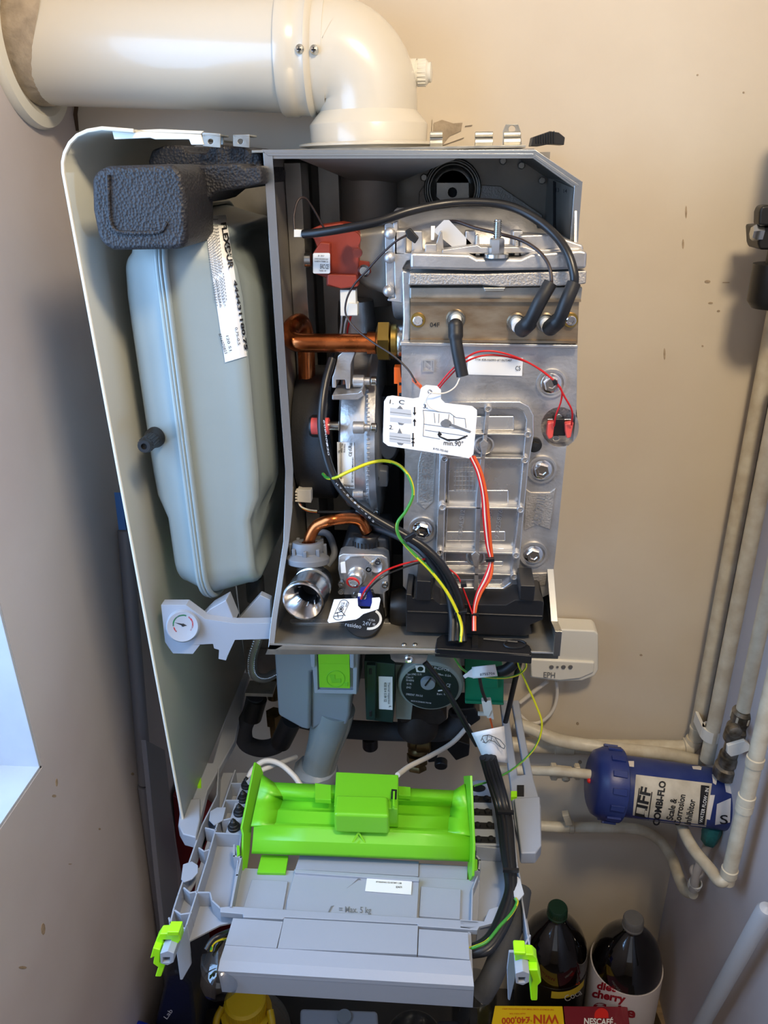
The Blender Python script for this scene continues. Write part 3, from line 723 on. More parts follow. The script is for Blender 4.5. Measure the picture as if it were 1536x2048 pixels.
# thermostat with two coral push-on connectors
S = PY(-.302)
mb = MB().m('black_plastic').slab([(1107, 838), (1130, 838), (1131, 872), (1106, 872)], S, .01)
mb.m('zinc').slab(arc_px(1118, 834, 7, 6, 0, 330, 11), PY(-.295), .003).slab(arc_px(1112, 877, 7, 6, 0, 330, 11), PY(-.295), .003).slab([(1094, 838), (1143, 838), (1143, 845), (1094, 845)], PY(-.297), .003)
th = mb.build('thermostat', hx, bevel=.0008, label='black clip-on thermostat')
for a in ([(1096, 846), (1110, 844), (1106, 876), (1098, 880), (1093, 870)], [(1130, 848), (1148, 845), (1142, 876), (1134, 878), (1131, 866)]):
    MB().m('coral').slab(a, PY(-.309), .009).build('spade_connector', th, bevel=.0015, label='translucent coral red connector')
# ---- burner casting on top
TP = PY(-.315)
mb = MB().m('cast_alu')
a, b = at(786, 470, -.235), at(1085, 470, -.235)
mb.lathe(V((a.x, -.225, a.z-.03)), (1, 0, 0), [(.0, 0), (.052, 0), (.055, .004), (.055, (b-a).length*.82), (.052, (b-a).length*.88), (.042, (b-a).length*.95), (.02, (b-a).length)], 40)
mb.slab([(1040, 470), (1100, 468), (1166, 490), (1168, 512), (1040, 512)], PY(-.30), .12)
mb.slab([(786, 460), (812, 460), (812, 512), (786, 512)], PY(-.29), .08)
bc = mb.build('burner_cover', bo, bevel=.002, seg=3, label='cast aluminium burner cover above the exchanger')
mb = MB().m('cast_alu')
mb.slab([(820, 505), (938, 509), (954, 517), (1042, 517), (1062, 508), (1162, 500), (1175, 503), (1173, 538), (1120, 540), (960, 542), (820, 538)], TP, .13)
mb.build('upper_flange', bc, bevel=.003, seg=3)
mb = MB().m('cast_rough').slab([(818, 546), (960, 548), (1174, 541), (1172, 568), (1120, 572), (1000, 574), (960, 570), (816, 571)], PY(-.312), .12).build('lower_flange', bc, bevel=.0015, label='rough textured lower flange')
mb = MB().m('galv').slab([(820, 575), (1165, 574), (1162, 600), (820, 598)], PY(-.302), .1)
mb.m('galv').slab([(966, 575), (1012, 575), (1008, 584), (970, 584)], PY(-.312), .02); mb.build('gasket_strip', bc, bevel=.001)
mb = MB().m('cast_alu')
for x in (834, 941, 1036):
    S = PY(-.285); mb.slab([(x-10, 462), (x+10, 462), (x+12, 510), (x-11, 510)], S, .02)
mb.slab([(866, 505), (880, 462), (884, 462), (888, 505)], PY(-.29), .006).slab([(950, 512), (952, 470), (958, 470), (961, 512)], PY(-.295), .01).slab([(1028, 512), (1030, 480), (1038, 480), (1040, 512)], PY(-.295), .01)
mb.slab([(850, 488), (873, 488), (873, 505), (850, 505)], PY(-.30), .02)
mb.slab([(884, 500), (955, 490), (962, 494), (1052, 494), (1068, 500), (1160, 496), (1160, 505), (884, 508)], PY(-.305), .05)
mb.build('cover_bosses', bc, bevel=.002, seg=2)
# stud with spring thread and flange nut
c = PY(-.312)(993, 510); k = mpp(c); mb = MB()
mb.m('zinc').lathe(c+V((0, 0, -.002)), (0, 0, 1), [(25*k, 0), (24*k, .003), (14*k, .004)], 30).lathe(c+V((0, 0, 0)), (0, 0, 1), [(15*k, .002), (15*k, .013), (13*k, .0145), (8*k, .0145)], 6)
for i in range(9): mb.lathe(c+V((0, 0, .013+i*.0018)), (0, 0, 1), [(6.2*k, 0), (8.4*k, .0009), (6.2*k, .0018)], 20)
mb.cyl(c+V((0, 0, .012)), (0, 0, 1), 6.5*k, .018, 16); mb.build('stud_nut', bc, label='threaded stud with flanged hex nut')
# brown electrode plate
EP = PY(-.305)
mb = MB().m('steel_brown').slab([(821, 598), (1160, 600), (1158, 606), (1155, 688), (1150, 684), (820, 682)], EP, .012)
mb.slab([(821, 598), (1162, 599), (1162, 604), (821, 604)], PY(-.309), .006).slab([(820, 679), (1153, 682), (1153, 687), (820, 685)], PY(-.309), .006)
mb.m('ink').text('04F', (860, 654), (879, 654), 9, PY(-.3055))
ep = mb.build('electrode_plate', bo, bevel=.0008, label='brownish steel plate below the burner flange')
for x, y in ((836, 640), (1141, 640)):
    mb = MB(); c = EP(x, y); k = mpp(c)
    mb.m('brass').lathe(c, (0, -1, 0), [(15*k, 0), (14*k, .002), (11*k, .002)], 28); bolt(mb, c, (0, -1, 0), 10*k, 0, 'round', 'chrome', .005); mb.build('bolt', ep)
for x, y in ((912, 638), (1033, 645), (1091, 645)):
    mb = MB().m('zinc'); c = EP(x, y); k = mpp(c)
    mb.lathe(c, (0, -1, -.1), [(20*k, 0), (18*k, .003), (15*k, .003), (13*k, .001)], 28)
    mb.m('label').lathe(c, (0, -1, -.2), [(11*k, 0), (11*k, .012), (0, .012)], 24); mb.build('electrode', ep)
def boot(pts, r, name='electrode_boot', lab=None):
    mb = MB().m('black_rubber'); P = path(pts); mb.ball(P[0], r*1.22, 20); mb.tube(P, lambda t: r*(1.2 if t < .32 else 1.0), 24, 8)
    return mb.build(name, bo, label=lab)
k = mpp(at(930, 650, -.325))
boot([(911, 652, -.322), (913, 690, -.328), (925, 752, -.332)], 12.5*k, lab='black rubber boot hanging from the left electrode')
boot([(1045, 658, -.322), (1060, 642, -.334), (1079, 605, -.338), (1101, 566, -.334)], 13.5*k, lab='black boot slanting up from the middle electrode')
boot([(1101, 655, -.322), (1118, 638, -.334), (1132, 605, -.338), (1148, 566, -.334)], 13.5*k, lab='black boot slanting up from the right electrode')
mb = MB().m('black_cable').tube(path([(606, 468, -.285), (640, 465, -.29), (700, 455, -.295), (760, 442, -.295), (820, 422, -.29), (890, 408, -.28), (960, 405, -.28), (1020, 413, -.285), (1070, 437, -.295), (1110, 470, -.31), (1136, 508, -.325), (1148, 548, -.333), (1148, 572, -.334)]), 8.6*k, 16, 6)
cb = mb.build('ignition_lead', bo, label='thick black ignition lead arching over the burner')
MB().m('white_plastic').slab([(588, 459), (608, 460), (610, 474), (588, 474)], PY(-.286), .006).build('lead_ferrule', cb, label='white ferrule')
MB().m('brown_wire').tube(path([(892, 443, -.27), (915, 444, -.28), (950, 456, -.29), (1000, 468, -.30), (1046, 482, -.31), (1080, 505, -.32), (1098, 532, -.33), (1103, 562, -.336), (1100, 575, -.334)]), 3.4*k, 10, 6).build('sensing_wire', bo, label='thin dark brown wire curving into the middle boot')
MB().m('brown_wire').tube(path([(589, 460, -.285), (588, 430, -.28), (596, 401, -.275), (610, 396, -.27), (625, 415, -.265), (648, 456, -.26)]), 2.2*k, 10, 6).build('igniter_wire', bo, label='thin black loop of wire at the igniter')
mb = MB().m('fill_grey').slab([(888, 440), (898, 440), (945, 489), (917, 504), (866, 462)], PY(-.285), .0008)
mb.m('ink')
mb.build('wire_flag', bo, label='pale grey flag label folded round the sensing wire')
# ---- mixing elbow / cast duct flange on the left
mb = MB().m('galv_dark').slab([(700, 462), (778, 452), (778, 592), (735, 580), (705, 560)], PY(-.23), .09)
mb.build('mixer_duct', bo, bevel=.008, seg=3, label='dull metal mixing duct')
mb = MB().m('cast_alu').slab([(769, 450), (776, 443), (790, 450), (790, 596), (772, 590)], PY(-.285), .10)
mb.slab([(786, 445), (795, 442), (795, 504), (822, 506), (822, 520), (814, 522), (806, 536), (804, 606), (775, 602), (775, 598), (790, 596)], PY(-.29), .09)
for x, y in ((780, 467), (779, 515), (777, 582)): mb.ball(PY(-.292)(x, y), .0055, 16)
mb.build('duct_flange', bo, bevel=.002, seg=2, label='cast flange joining duct and burner')
mb = MB().m('cast_alu').slab([(803, 540), (822, 545), (820, 690), (803, 686), (806, 640)], PY(-.298), .09).build('casting_shoulder', hx, bevel=.002)
# ---- igniter: brown-red box
mb = MB().m('red_brown')
I1, I2 = PY(-.245), PY(-.255)
mb.slab([(614, 462), (636, 452), (680, 446), (712, 452), (718, 470), (716, 572), (680, 577), (652, 572), (652, 556), (630, 548), (626, 510), (634, 496), (628, 480)], I1, .035)
mb.slab([(626, 506), (640, 484), (660, 486), (662, 548), (628, 546)], I2, .02)
mb.slab([(654, 548), (712, 550), (716, 574), (682, 578), (654, 570)], I2, .02)
ig = mb.build('igniter', bo, bevel=.0015, seg=2, label='brownish red ignition transformer box')
mb = MB().m('red_brown').cyl(PY(-.26)(708, 478), (0, -1, 0), .007, .006, 20).cyl(PY(-.26)(716, 505), (0, -1, 0), .0045, .006, 20).slab([(712, 520), (738, 524), (742, 545), (734, 554), (712, 548)], PY(-.235), .004)
mb.m('zinc').lathe(PY(-.242)(728, 541), (0, -1, 0), [(.006, 0), (.006, .003), (.004, .005), (0, .005)], 20).cyl(PY(-.246)(622, 520), (-1, 0, 0), .007, .006, 16); mb.build('igniter_lugs', ig)
mb = MB().m('label').slab(rr_px(626, 506, 660, 547, 3), PY(-.2565), .0006)
mb.m('ink').text('UNICORDERFUDI', (629, 519), (656, 520), 3, PY(-.2572)).text('HABIDA PRIMA 23', (629, 524), (656, 525), 3, PY(-.2572)).text('EAC CE', (640, 537), (657, 538), 9, PY(-.2572)).text('0 2U', (636, 513), (648, 513), 3, PY(-.2572)).text('T0506 -68', (638, 543), (652, 543), 3, PY(-.2572)); mb.build('igniter_label', ig, label='small white certification label')
mb = MB().m('white_plastic').slab([(680, 580), (711, 580), (712, 606), (715, 608), (715, 632), (681, 632)], PY(-.25), .014).slab([(697, 606), (715, 608), (715, 631), (694, 631)], PY(-.254), .01)
mb.m('white_wire').tube(path([(684, 632, -.243), (683, 650, -.23), (680, 672, -.22)]), .0012, 6, 4).tube(path([(695, 632, -.243), (690, 650, -.23), (688, 672, -.22)]), .0012, 6, 4); mb.m('red_wire').tube(path([(702, 632, -.243), (696, 655, -.23), (694, 672, -.22)]), .0012, 6, 4)
mb.build('white_connector', ig, bevel=.0008, label='cream plug under the igniter')
# lighter sheet behind the igniter / fan inlet pipe
MB().m('cast_alu').lathe(at(712, 600, -.15), (0, 0, -1), [(.020, 0), (.022, .02), (.022, .10)], 32).build('inlet_pipe', bo, label='smooth metal inlet pipe above the fan')
# ---- copper gas/water pipes
kc = mpp(at(680, 683, -.26))
mb = MB().m('copper').tube(path([(614, 770, -.212), (613, 720, -.212), (610, 670, -.214), (602, 646, -.224), (588, 650, -.240), (578, 668, -.254), (592, 684, -.264), (640, 686, -.265), (700, 686, -.265), (748, 686, -.265)]), 18.5*kc, 28, 8)
mb.tube(path([(735, 686, -.265), (752, 686, -.265)]), 22*kc, 28, 1)
cp = mb.build('copper_flow_pipe', bo, label='bent copper pipe entering the heat exchanger')
c = at(752, 683, -.265)
mb = MB().m('brass').lathe(c, (1, 0, 0), [(20*kc, 0), (41*kc, .003), (41*kc, .014), (30*kc, .016), (30*kc, .023), (20*kc, .023)], 6)
mb.lathe(c, (1, 0, 0), [(34*kc, .016), (34*kc, .021)], 30); mb.m('zinc').lathe(c, (1, 0, 0), [(30*kc, .022), (32*kc, .024), (32*kc, .031), (28*kc, .034)], 30); mb.build('brass_nut', cp, label='hexagonal brass union nut')
mb = MB().m('copper').tube(path([(616, 1092, -.298), (622, 1070, -.298), (636, 1050, -.298), (665, 1040, -.30), (700, 1037, -.29), (722, 1044, -.285), (734, 1064, -.285)]), 12.5*kc, 24, 8)
mb.lathe(path([(617, 1086, -.298)])[0], (0, 0, -1), [(15*kc, 0), (17*kc, .004), (15*kc, .006)], 24)
mb.build('copper_gas_pipe', bo, label='short curved copper gas pipe above the valve')
MB().m('copper_dull').tube(path([(624, 960, -.12), (625, 1010, -.12), (626, 1060, -.12)]), 11*kc, 16, 2).build('rear_copper_pipe', bo)
# ---- fan: black motor drum and aluminium volute, axis left to right
fc = at(700, 862, -.20); fx = lambda px: at(px, 862, -.30).x
axx = V((1, 0, 0)); Cf = V((0, -.19, fc.z)); Cf.z = at(700, 870, -.20).z
rm = .078
mb = MB().m('motor_black').lathe(V((fx(566), Cf.y, Cf.z)), axx, [(rm*.0, 0), (rm*.93, 0), (rm, .008), (rm, fx(642)-fx(566)), (rm*.9, fx(646)-fx(566)), (0, fx(646)-fx(566))], 72)
fan = mb.build('fan_motor', bo, label='black drum shaped fan motor housing')
mb = MB().m('ink').slab([(644, 772), (662, 772), (662, 962), (630, 940), (630, 900), (642, 880)], PY(-.235), .03).build('motor_gap', fan)
mb = MB().m('knob_black').lathe(at(620, 852, -.272), (1, 0, 0), [(.0, 0), (.010, .0), (.012, .003), (.012, .012)], 24); mb.m('coral').lathe(at(624, 852, -.278), (1, 0, 0), [(.009, 0), (.009, .018)], 20); mb.m('zinc').lathe(at(655, 852, -.276), (1, 0, 0), [(.005, 0), (.005, .012)], 20); mb.build('rubber_mount', fan, label='small rubber and red bush mount')
rv = .094
mb = MB().m('cast_alu')
mb.lathe(V((fx(666), Cf.y+.005, Cf.z-.002)), axx, [(0, 0), (rv*.86, 0), (rv*.93, .003), (rv*.96, .012), (rv*.965, fx(722)-fx(666)), (rv, fx(726)-fx(666)), (rv*1.04, fx(730)-fx(666)), (rv*1.04, fx(745)-fx(666)), (rv*.7, fx(748)-fx(666)), (0, fx(748)-fx(666))], 80)
vol = mb.build('fan_volute', bo, label='cast aluminium fan volute')
VOL = surf_of(vol, PY(-.28))
mb = MB().m('cast_alu')
mb.slab([(664, 755), (668, 745), (676, 712), (690, 700), (712, 700), (702, 728), (700, 778), (692, 778), (690, 760), (672, 760), (672, 776), (664, 776)], PY(-.268), .03)
mb.slab([(664, 790), (716, 786), (724, 780), (728, 792), (716, 800), (664, 800)], PY(-.283), .04)
for y in (762, 855, 988):
    c = PY(-.285)(706, y); mb.lathe(at(706, y, -.286 if y == 855 else -.262), (1, 0, 0), [(.0, 0), (.0065, 0), (.0065, .012), (.004, .012), (.004, .018)], 20); 
    mb.m('zinc').lathe(at(742, y, -.288 if y == 855 else -.262), (1, 0, 0), [(.0, 0), (.005, 0), (.005, .006), (0, .006)], 20); mb.m('cast_alu')
for i in range(26): 
    y = 780+i*9; p = VOL(736, y); mb.box(p+V((-.002, -.0008, -.0010)), p+V((.002, .001, .0012)))
mb.slab([(712, 1012), (728, 1014), (746, 1028), (745, 1034), (728, 1034), (712, 1028)], PY(-.27), .03)
mb.build('volute_castings', vol, bevel=.001, seg=2)
mb = MB().m('label'); drape(mb, rr_px(0,0,1,1,.1) and [(674, 884), (708, 885), (709, 977), (676, 974)], VOL, .0008, 6, 10)
mb.m('ink').text('MVL RL68/0000', (680, 905), (681, 886), 3, VOL, .0014).text('BW2R 17206', (685, 905), (686, 887), 3, VOL, .0014).text('58 60 0900.0', (690, 905), (691, 888), 3, VOL, .0014).text('CE', (703, 913), (704, 904), 6, VOL, .0014).text('ebmpapst', (680, 972), (707, 975), 6, VOL, .0014).text('cURus', (703, 902), (704, 886), 7, VOL, .0014).text('8716010809 BMAAN01', (706, 965), (707, 915), 3, VOL, .0014)
mb.build('fan_label', vol, label='white rating label on the volute')
mb = MB().m('white_plastic').slab([(594, 980), (622, 980), (622, 1006), (594, 1004)], PY(-.262), .012)
for i in range(4): mb.slab([(590, 983+i*6), (596, 983+i*6), (596, 986+i*6), (590, 986+i*6)], PY(-.262), .01)
fcn = mb.build('fan_connector', fan, bevel=.0006, label='white multi-pin plug under the motor')
for c_, d_ in (('white_wire', 0), ('orange_wire', 2), ('brown_wire', 4), ('earth_wire', 1)): MB().m(c_).tube(path([(597+d_, 1005, -.258), (603+d_, 1014+d_, -.26), (618, 1020+d_, -.26), (634, 1022+d_, -.26)]), .0011, 8, 5, twist=.02 if c_ == 'earth_wire' else 0).build('plug_wire', fcn)
MB().m('black_cable').tube(path([(634, 1024, -.26), (670, 1024, -.25), (715, 1022, -.24)]), .0022, 8, 4).build('plug_sleeve', fcn)
# dull grey pieces between fan and exchanger
mb = MB().m('motor_black').slab([(745, 790), (795, 795), (800, 900), (780, 940), (752, 935)], PY(-.20), .05)
MB().m('motor_black').slab([(752, 930), (800, 930), (808, 1160), (770, 1150)], PY(-.15), .05).build('rear_bracket', bo, bevel=.002)
mb.m('grey_plastic_dark').slab(arc_px(776, 888, 19, 32, 0, 350, 24), PY(-.215), .02).slab([(758, 940), (775, 942), (775, 975), (757, 975)], PY(-.24), .02)
mb.m('zinc').cyl(at(750, 955, -.25), (0, -1, 0), .005, .006, 16).cyl(at(752, 1022, -.25), (0, -1, 0), .0035, .006, 16)
mb.build('fan_bracket', bo, bevel=.002, label='dark bracket between fan and exchanger')
mb = MB().m('orange').slab([(788, 735), (800, 735), (802, 755), (818, 758), (817, 792), (795, 792), (795, 768), (788, 768)], PY(-.285), .014)
mb.m('ink').rect(798, 765, 803, 771, PY(-.2855), .001).rect(808, 765, 813, 771, PY(-.2855), .001).slab([(798, 786), (814, 786), (814, 792), (798, 792)], PY(-.2855), .001)
oc = mb.build('orange_connector', bo, bevel=.0008, label='bright orange two-pin connector')
for d_ in (0, 4): MB().m('orange_wire').tube(path([(803+d_, 760, -.284), (812+d_, 752, -.29), (826, 758+d_, -.30), (842, 772+d_, -.325)]), .0012, 8, 5).build('orange_lead', oc)
# ---- venturi: grey union and flared metal horn
mb = MB().m('grey_plastic_dark'); c = at(616, 1094, -.300); k2 = mpp(c)
mb.lathe(c, (0, .25, 1), [(28*k2, -.020), (42*k2, -.018), (43*k2, -.012), (36*k2, -.008), (30*k2, -.006), (33*k2, .0), (31*k2, .006), (18*k2, .006), (17*k2, 0)], 40)
for i in range(8):
    a = i*math.pi/4; q = c+V((math.cos(a), math.sin(a), 0))*34*k2; mb.box(q+V((-.002, -.002, -.010)), q+V((.002, .002, .004)))
ven = mb.build('venturi', bo, bevel=.0008, label='grey plastic bayonet union on the gas nozzle')
mb = MB().m('galv_dark').lathe(c+V((0, 0, -.015)), (0, 0, -1), [(24*k2, 0), (27*k2, .008), (24*k2, .024)], 30)
mb.build('venturi_neck', ven)
h0 = at(622, 1142, -.315); h1 = at(605, 1202, -.350); ha = (h1-h0).normalized(); hl = (h1-h0).length
ha = (V((-.10, -.92, .02))).normalized()
h1 = at(606, 1203, -.362); h0 = h1-ha*.052
mb = MB().m('zinc').lathe(h0, ha, [(33*k2, 0), (36*k2, .004), (36*k2, .010), (38*k2, .012), (38*k2, .016), (35*k2, .017), (35*k2, .021), (39*k2, .023), (40*k2, .030), (38*k2, .036), (40*k2, .045), (41*k2, .050), (40*k2, .052)], 64, cap=False)
mb.m('chrome').lathe(h0, ha, [(40*k2, .052), (37*k2, .0525), (33*k2, .049), (25*k2, .041), (18.5*k2, .034)], 64, cap=False)
mb.m('ink').lathe(h0, ha, [(18.5*k2, .034), (17*k2, .02), (0, .02)], 40, cap=False)
mb.build('venturi_horn', ven, label='polished flared metal inlet horn with dark bore')
MB().m('grey_plastic_dark').tube(path([(632, 1064, -.27), (655, 1068, -.27), (666, 1090, -.27), (668, 1110, -.275), (655, 1130, -.28)]), .004, 12, 6).build('venturi_clip', ven)
# ---- gas valve
GV = PY(-.315)
mb = MB().m('motor_black').slab([(697, 1075), (775, 1078), (778, 1110), (778, 1220), (690, 1215), (680, 1110)], PY(-.295), .07)
gv = mb.build('gas_valve', bo, bevel=.003, seg=2, label='gas valve with cast body, black cap and round coil')
c = at(734, 1102, -.285); k3 = mpp(c)
mb = MB().m('black_plastic').lathe(c, (0, .1, 1), [(26*k3, -.004), (32*k3, 0), (32*k3, .018), (28*k3, .021), (14*k3, .021), (14*k3, .018)], 32)
for i in range(28):
    a = i*math.pi/14; q = c+V((math.cos(a), math.sin(a), 0))*32*k3; mb.tube([q+V((0, 0, .001)), q+V((0, .0015, .017))], .0009, 5, 1)
mb.build('union_cap', gv, label='ribbed black plastic union nut')
mb = MB().m('cast_alu').slab([(677, 1112), (686, 1108), (764, 1110), (775, 1116), (777, 1130), (778, 1180), (770, 1185), (770, 1240), (765, 1240), (745, 1180), (730, 1183), (728, 1196), (715, 1198), (704, 1190), (690, 1190), (676, 1185), (680, 1160), (676, 1140)], GV, .02)
vb = mb.build('valve_body', gv, bevel=.002, seg=2, label='bright die-cast valve front')
mb = MB().m('shiny_alu'); 
def gp(x, y, o=0): return PY(-.316-o)(x, y)
mb.slab([(690, 1122), (700, 1116), (728, 1116), (742, 1128), (744, 1150), (732, 1172), (700, 1172), (688, 1160), (686, 1140)], PY(-.321), .006)
mb.lathe(gp(716, 1145), (-.15, -1, -.2), [(19*k3, 0), (17*k3, .012), (14*k3, .014), (0, .014)], 30)
mb.lathe(gp(752, 1132), (0, -1, 0), [(14*k3, 0), (12*k3, .003), (5*k3, .001), (0, .001)], 24)
for x, y in ((756, 1121), (738, 1135), (683, 1180), (710, 1189), (770, 1168), (726, 1170), (683, 1165)):
    mb.m('zinc').lathe(gp(x, y), (0, -1, 0), [(6.5*k3, 0), (6.5*k3, .004), (5.5*k3, .005), (3*k3, .005), (2.6*k3, .003), (0, .003)], 20)
mb.m('label').slab([(681, 1127), (690, 1125), (692, 1146), (682, 1146)], PY(-.322), .003)
mb.m('seal_red').lathe(gp(707, 1162, .01), (-.15, -1, -.3), [(13.5*k3, 0), (13.5*k3, .003), (10*k3, .003), (10*k3, 0)], 30)
mb.m('chrome').lathe(gp(709, 1162, .01), (-.15, -1, -.3), [(9.5*k3, 0), (9.5*k3, .004), (7*k3, .004), (6*k3, .002), (0, .002)], 24)
mb.build('valve_adjuster', vb, label='adjuster screw marked with red paint')
cn = at(726, 1236, -.345); k4 = mpp(cn); nn = (V((-.02, -.75, .35))).normalized()
mb = MB().m('knob_black').lathe(cn-nn*.03, nn, [(38*k4, 0), (40*k4, .004), (40*k4, .028), (37*k4, .031), (0, .031)], 48)
coil = mb.build('solenoid_coil', gv, label='round black coil lettered 24V')
PN = plane(cn+nn*.0012, nn)
mb = MB().m('white_plastic').slab(arc_px(738, 1238, 26, 22, -55, 100, 12)+arc_px(738, 1238, 21, 17, 100, -55, 12), PN, .0005)
mb.m('fill_grey').text('24V =', (725, 1250), (750, 1253), 8, PN, .0006).text('resideo', (690, 1252), (722, 1257), 8, PN, .0006).text('~0.25A', (735, 1241), (750, 1243), 4, PN, .0006); mb.build('coil_marking', coil, label='pale arc and lettering')
mb = MB().m('knob_black').slab([(728, 1180), (772, 1182), (776, 1232), (762, 1250), (730, 1215)], PY(-.315), .04).build('coil_housing', gv, bevel=.004)
bcn = PY(-.368)
mb = MB().m('knob_black').lathe(at(731, 1207, -.355), nn, [(16*k4, 0), (16*k4, .008), (0, .008)], 30)
mb.m('blue_conn').slab([(720, 1184), (737, 1181), (745, 1206), (741, 1213), (718, 1212), (714, 1200)], bcn, .010)
mb.m('label').text('TEF', (720, 1200), (733, 1198), 5, PY(-.3685)).rect(716, 1187, 722, 1193, PY(-.3685), .001).rect(725, 1186, 733, 1192, PY(-.3685), .001)
blue = mb.build('blue_plug', gv, bevel=.0008, label='dark blue plug on the coil')
MB().m('red_wire').tube(path([(722, 1198, -.37), (732, 1178, -.375), (760, 1148, -.37), (800, 1130, -.35), (850, 1118, -.335)]), .001, 8, 6).build('red_wire', blue)
MB().m('black_cable').tube(path([(726, 1198, -.37), (740, 1176, -.372), (765, 1154, -.368), (805, 1136, -.35), (850, 1122, -.335)]), .001, 8, 6).build('black_wire', blue)
# ---- black condensate tray under the exchanger
mb = MB().m('black_plastic').slab([(812, 1188), (824, 1190), (826, 1196), (866, 1197), (880, 1208), (1012, 1210), (1030, 1200), (1082, 1201), (1088, 1205), (1086, 1240), (1060, 1250), (1064, 1268), (1050, 1272), (812, 1264)], PY(-.345), .16)
mb.slab([(814, 1222), (1086, 1232), (1086, 1235), (814, 1225)], PY(-.347), .003)
tr = mb.build('condensate_sump', bo, bevel=.0012, label='black plastic sump under the exchanger')
for p in ([(833, 1161), (862, 1163), (862, 1202), (831, 1200)], [(1041, 1171), (1071, 1172), (1068, 1202), (1039, 1200)]): MB().m('black_plastic').slab(p, PY(-.350), .04).build('sump_clip', tr, bevel=.001)
mb = MB().m('knob_black').lathe(at(800, 1218, -.30), (1, 0, 0), [(0, -.012), (.020, -.010), (.024, 0), (.024, .02)], 32).build('sump_hose', tr)
# gland plate in the floor
yg = yl+.01
mb = MB().m('black_plastic').slab([(870, 1298), (874, 1276), (884, 1268), (1046, 1281), (1060, 1292), (1064, 1312)], PZ(zf+.004), .01)
mb.slab([(872, 1298), (1065, 1311), (1062, 1323), (872, 1309)], PY(yl-.008), .014).slab([(874, 1297), (1060, 1309), (1060, 1312), (874, 1300)], PY(yl-.012), .003)
gl = mb.build('cable_gland_plate', bo, bevel=.0012, label='black rubber gland plate in the chamber lip')
mb = MB().m('black_rubber').tube([PZ(zf+.005)(x, y) for x, y in arc_px(1030, 1288, 22, 8, 0, 350, 12)], .0012, 6, 1).tube([PZ(zf+.005)(967, 1278), PZ(zf+.005)(1035, 1284)], .0014, 6, 1).slab([(944, 1270), (956, 1271), (956, 1290), (944, 1290)], PZ(zf+.008), .004); mb.build('gland_ribs', gl)
# ---- wiring inside
def wires(name, mt, pts, r, lab=None, par=bo, tw=0, sg=10): return MB().m(mt).tube(path(pts), r, sg, 6, twist=tw).build(name, par, label=lab)
har = wires('black_harness', 'black_cable', [(664, 718, -.27), (652, 760, -.285), (644, 810, -.30), (643, 860, -.31), (652, 910, -.315), (668, 955, -.32), (695, 995, -.325), (740, 1030, -.33), (800, 1065, -.335), (845, 1092, -.34), (880, 1125, -.345), (905, 1165, -.348), (920, 1205, -.35), (926, 1250, -.352)], .0042, 'printed black cable sweeping from the fan to the gland')
wires('harness_cable', 'black_cable', [(715, 1022, -.28), (770, 1045, -.30), (820, 1075, -.325), (862, 1110, -.335), (890, 1150, -.34), (908, 1195, -.345), (914, 1240, -.35), (914, 1284, -.37)], .0040, par=har)
wires('harness_cable', 'black_rubber', [(735, 1050, -.27), (790, 1070, -.30), (840, 1100, -.325), (872, 1140, -.335), (896, 1185, -.34), (905, 1235, -.35), (904, 1284, -.37)], .0042, par=har)
wires('harness_cable', 'black_cable', [(890, 1150, -.335), (910, 1190, -.345), (922, 1240, -.352), (928, 1284, -.37)], .0036, par=har)
mb = MB().m('fill_grey')
HV = lambda px, py, off=0: PY(-.345)(px, py, off)
HP = PY(-.345)
for i, ch in enumerate('NV-BC13-W02'): mb.text(ch, (671+i*7.2, 968+i*7.4), (675+i*7.2, 971.4+i*7.4), 3.4, PY(-.336))
for i, ch in enumerate('60800130'): mb.text(ch, (646+i*1.2, 840+i*9), (648+i*1.2, 848+i*9), 3, PY(-.322))
mb.build('cable_print', har, label='pale printing on the cable')
ew = wires('earth_lead', 'earth_wire', [(646, 948, -.28), (655, 956, -.30), (672, 955, -.33), (700, 942, -.335), (740, 926, -.33), (772, 922, -.325), (800, 932, -.325), (820, 958, -.33), (826, 990, -.335), (812, 1022, -.34), (795, 1046, -.345), (798, 1072, -.347), (822, 1102, -.35), (860, 1140, -.352), (890, 1178, -.354), (912, 1218, -.356), (923, 1252, -.36), (921, 1284, -.372)], .0017, 'green and yellow earth wire looping down the chamber', tw=.22)
rw = wires('red_wire_pair', 'red_wire', [(872, 785, -.32), (890, 762, -.322), (925, 728, -.326), (962, 712, -.326), (1000, 711, -.324), (1048, 722, -.322), (1085, 742, -.322), (1114, 768, -.325), (1130, 795, -.325), (1144, 822, -.322), (1143, 850, -.312)], .0009, 'thin red wires arching over the exchanger')
wires('red_wire', 'red_wire', [(876, 772, -.325), (905, 738, -.328), (945, 708, -.328), (980, 702, -.328), (1020, 710, -.326), (1062, 728, -.324), (1098, 753, -.324), (1122, 778, -.326), (1122, 802, -.322), (1112, 830, -.318), (1108, 852, -.312)], .0009, par=rw)
MB().m('black_plastic').slab([(1104, 762), (1112, 760), (1116, 768), (1108, 772)], PY(-.328), .004).build('cable_tie', rw)
ow = None
for i, (mt, d_) in enumerate((('red_wire', -4), ('orange_wire', 4), ('white_wire', -1.5), ('red_wire', 1.5), ('orange_wire', 5.5))):
    o_ = wires('red_orange_loom' if i == 0 else 'loom_wire', mt, [(943+d_, 912, -.322), (958+d_, 945, -.325), (968+d_, 990, -.327), (972+d_*1.2, 1040, -.328), (977+d_, 1090, -.328), (982+d_*.6, 1122, -.33), (974+d_*1.4, 1155, -.335), (958+d_, 1185, -.34), (950+d_*.6, 1212, -.345), (948+d_*.5, 1235, -.35), (948+d_*.5, 1262, -.36)], .00115, 'red, orange and white wires running down to the gland' if i == 0 else None, par=ow or bo)
    ow = ow or o_
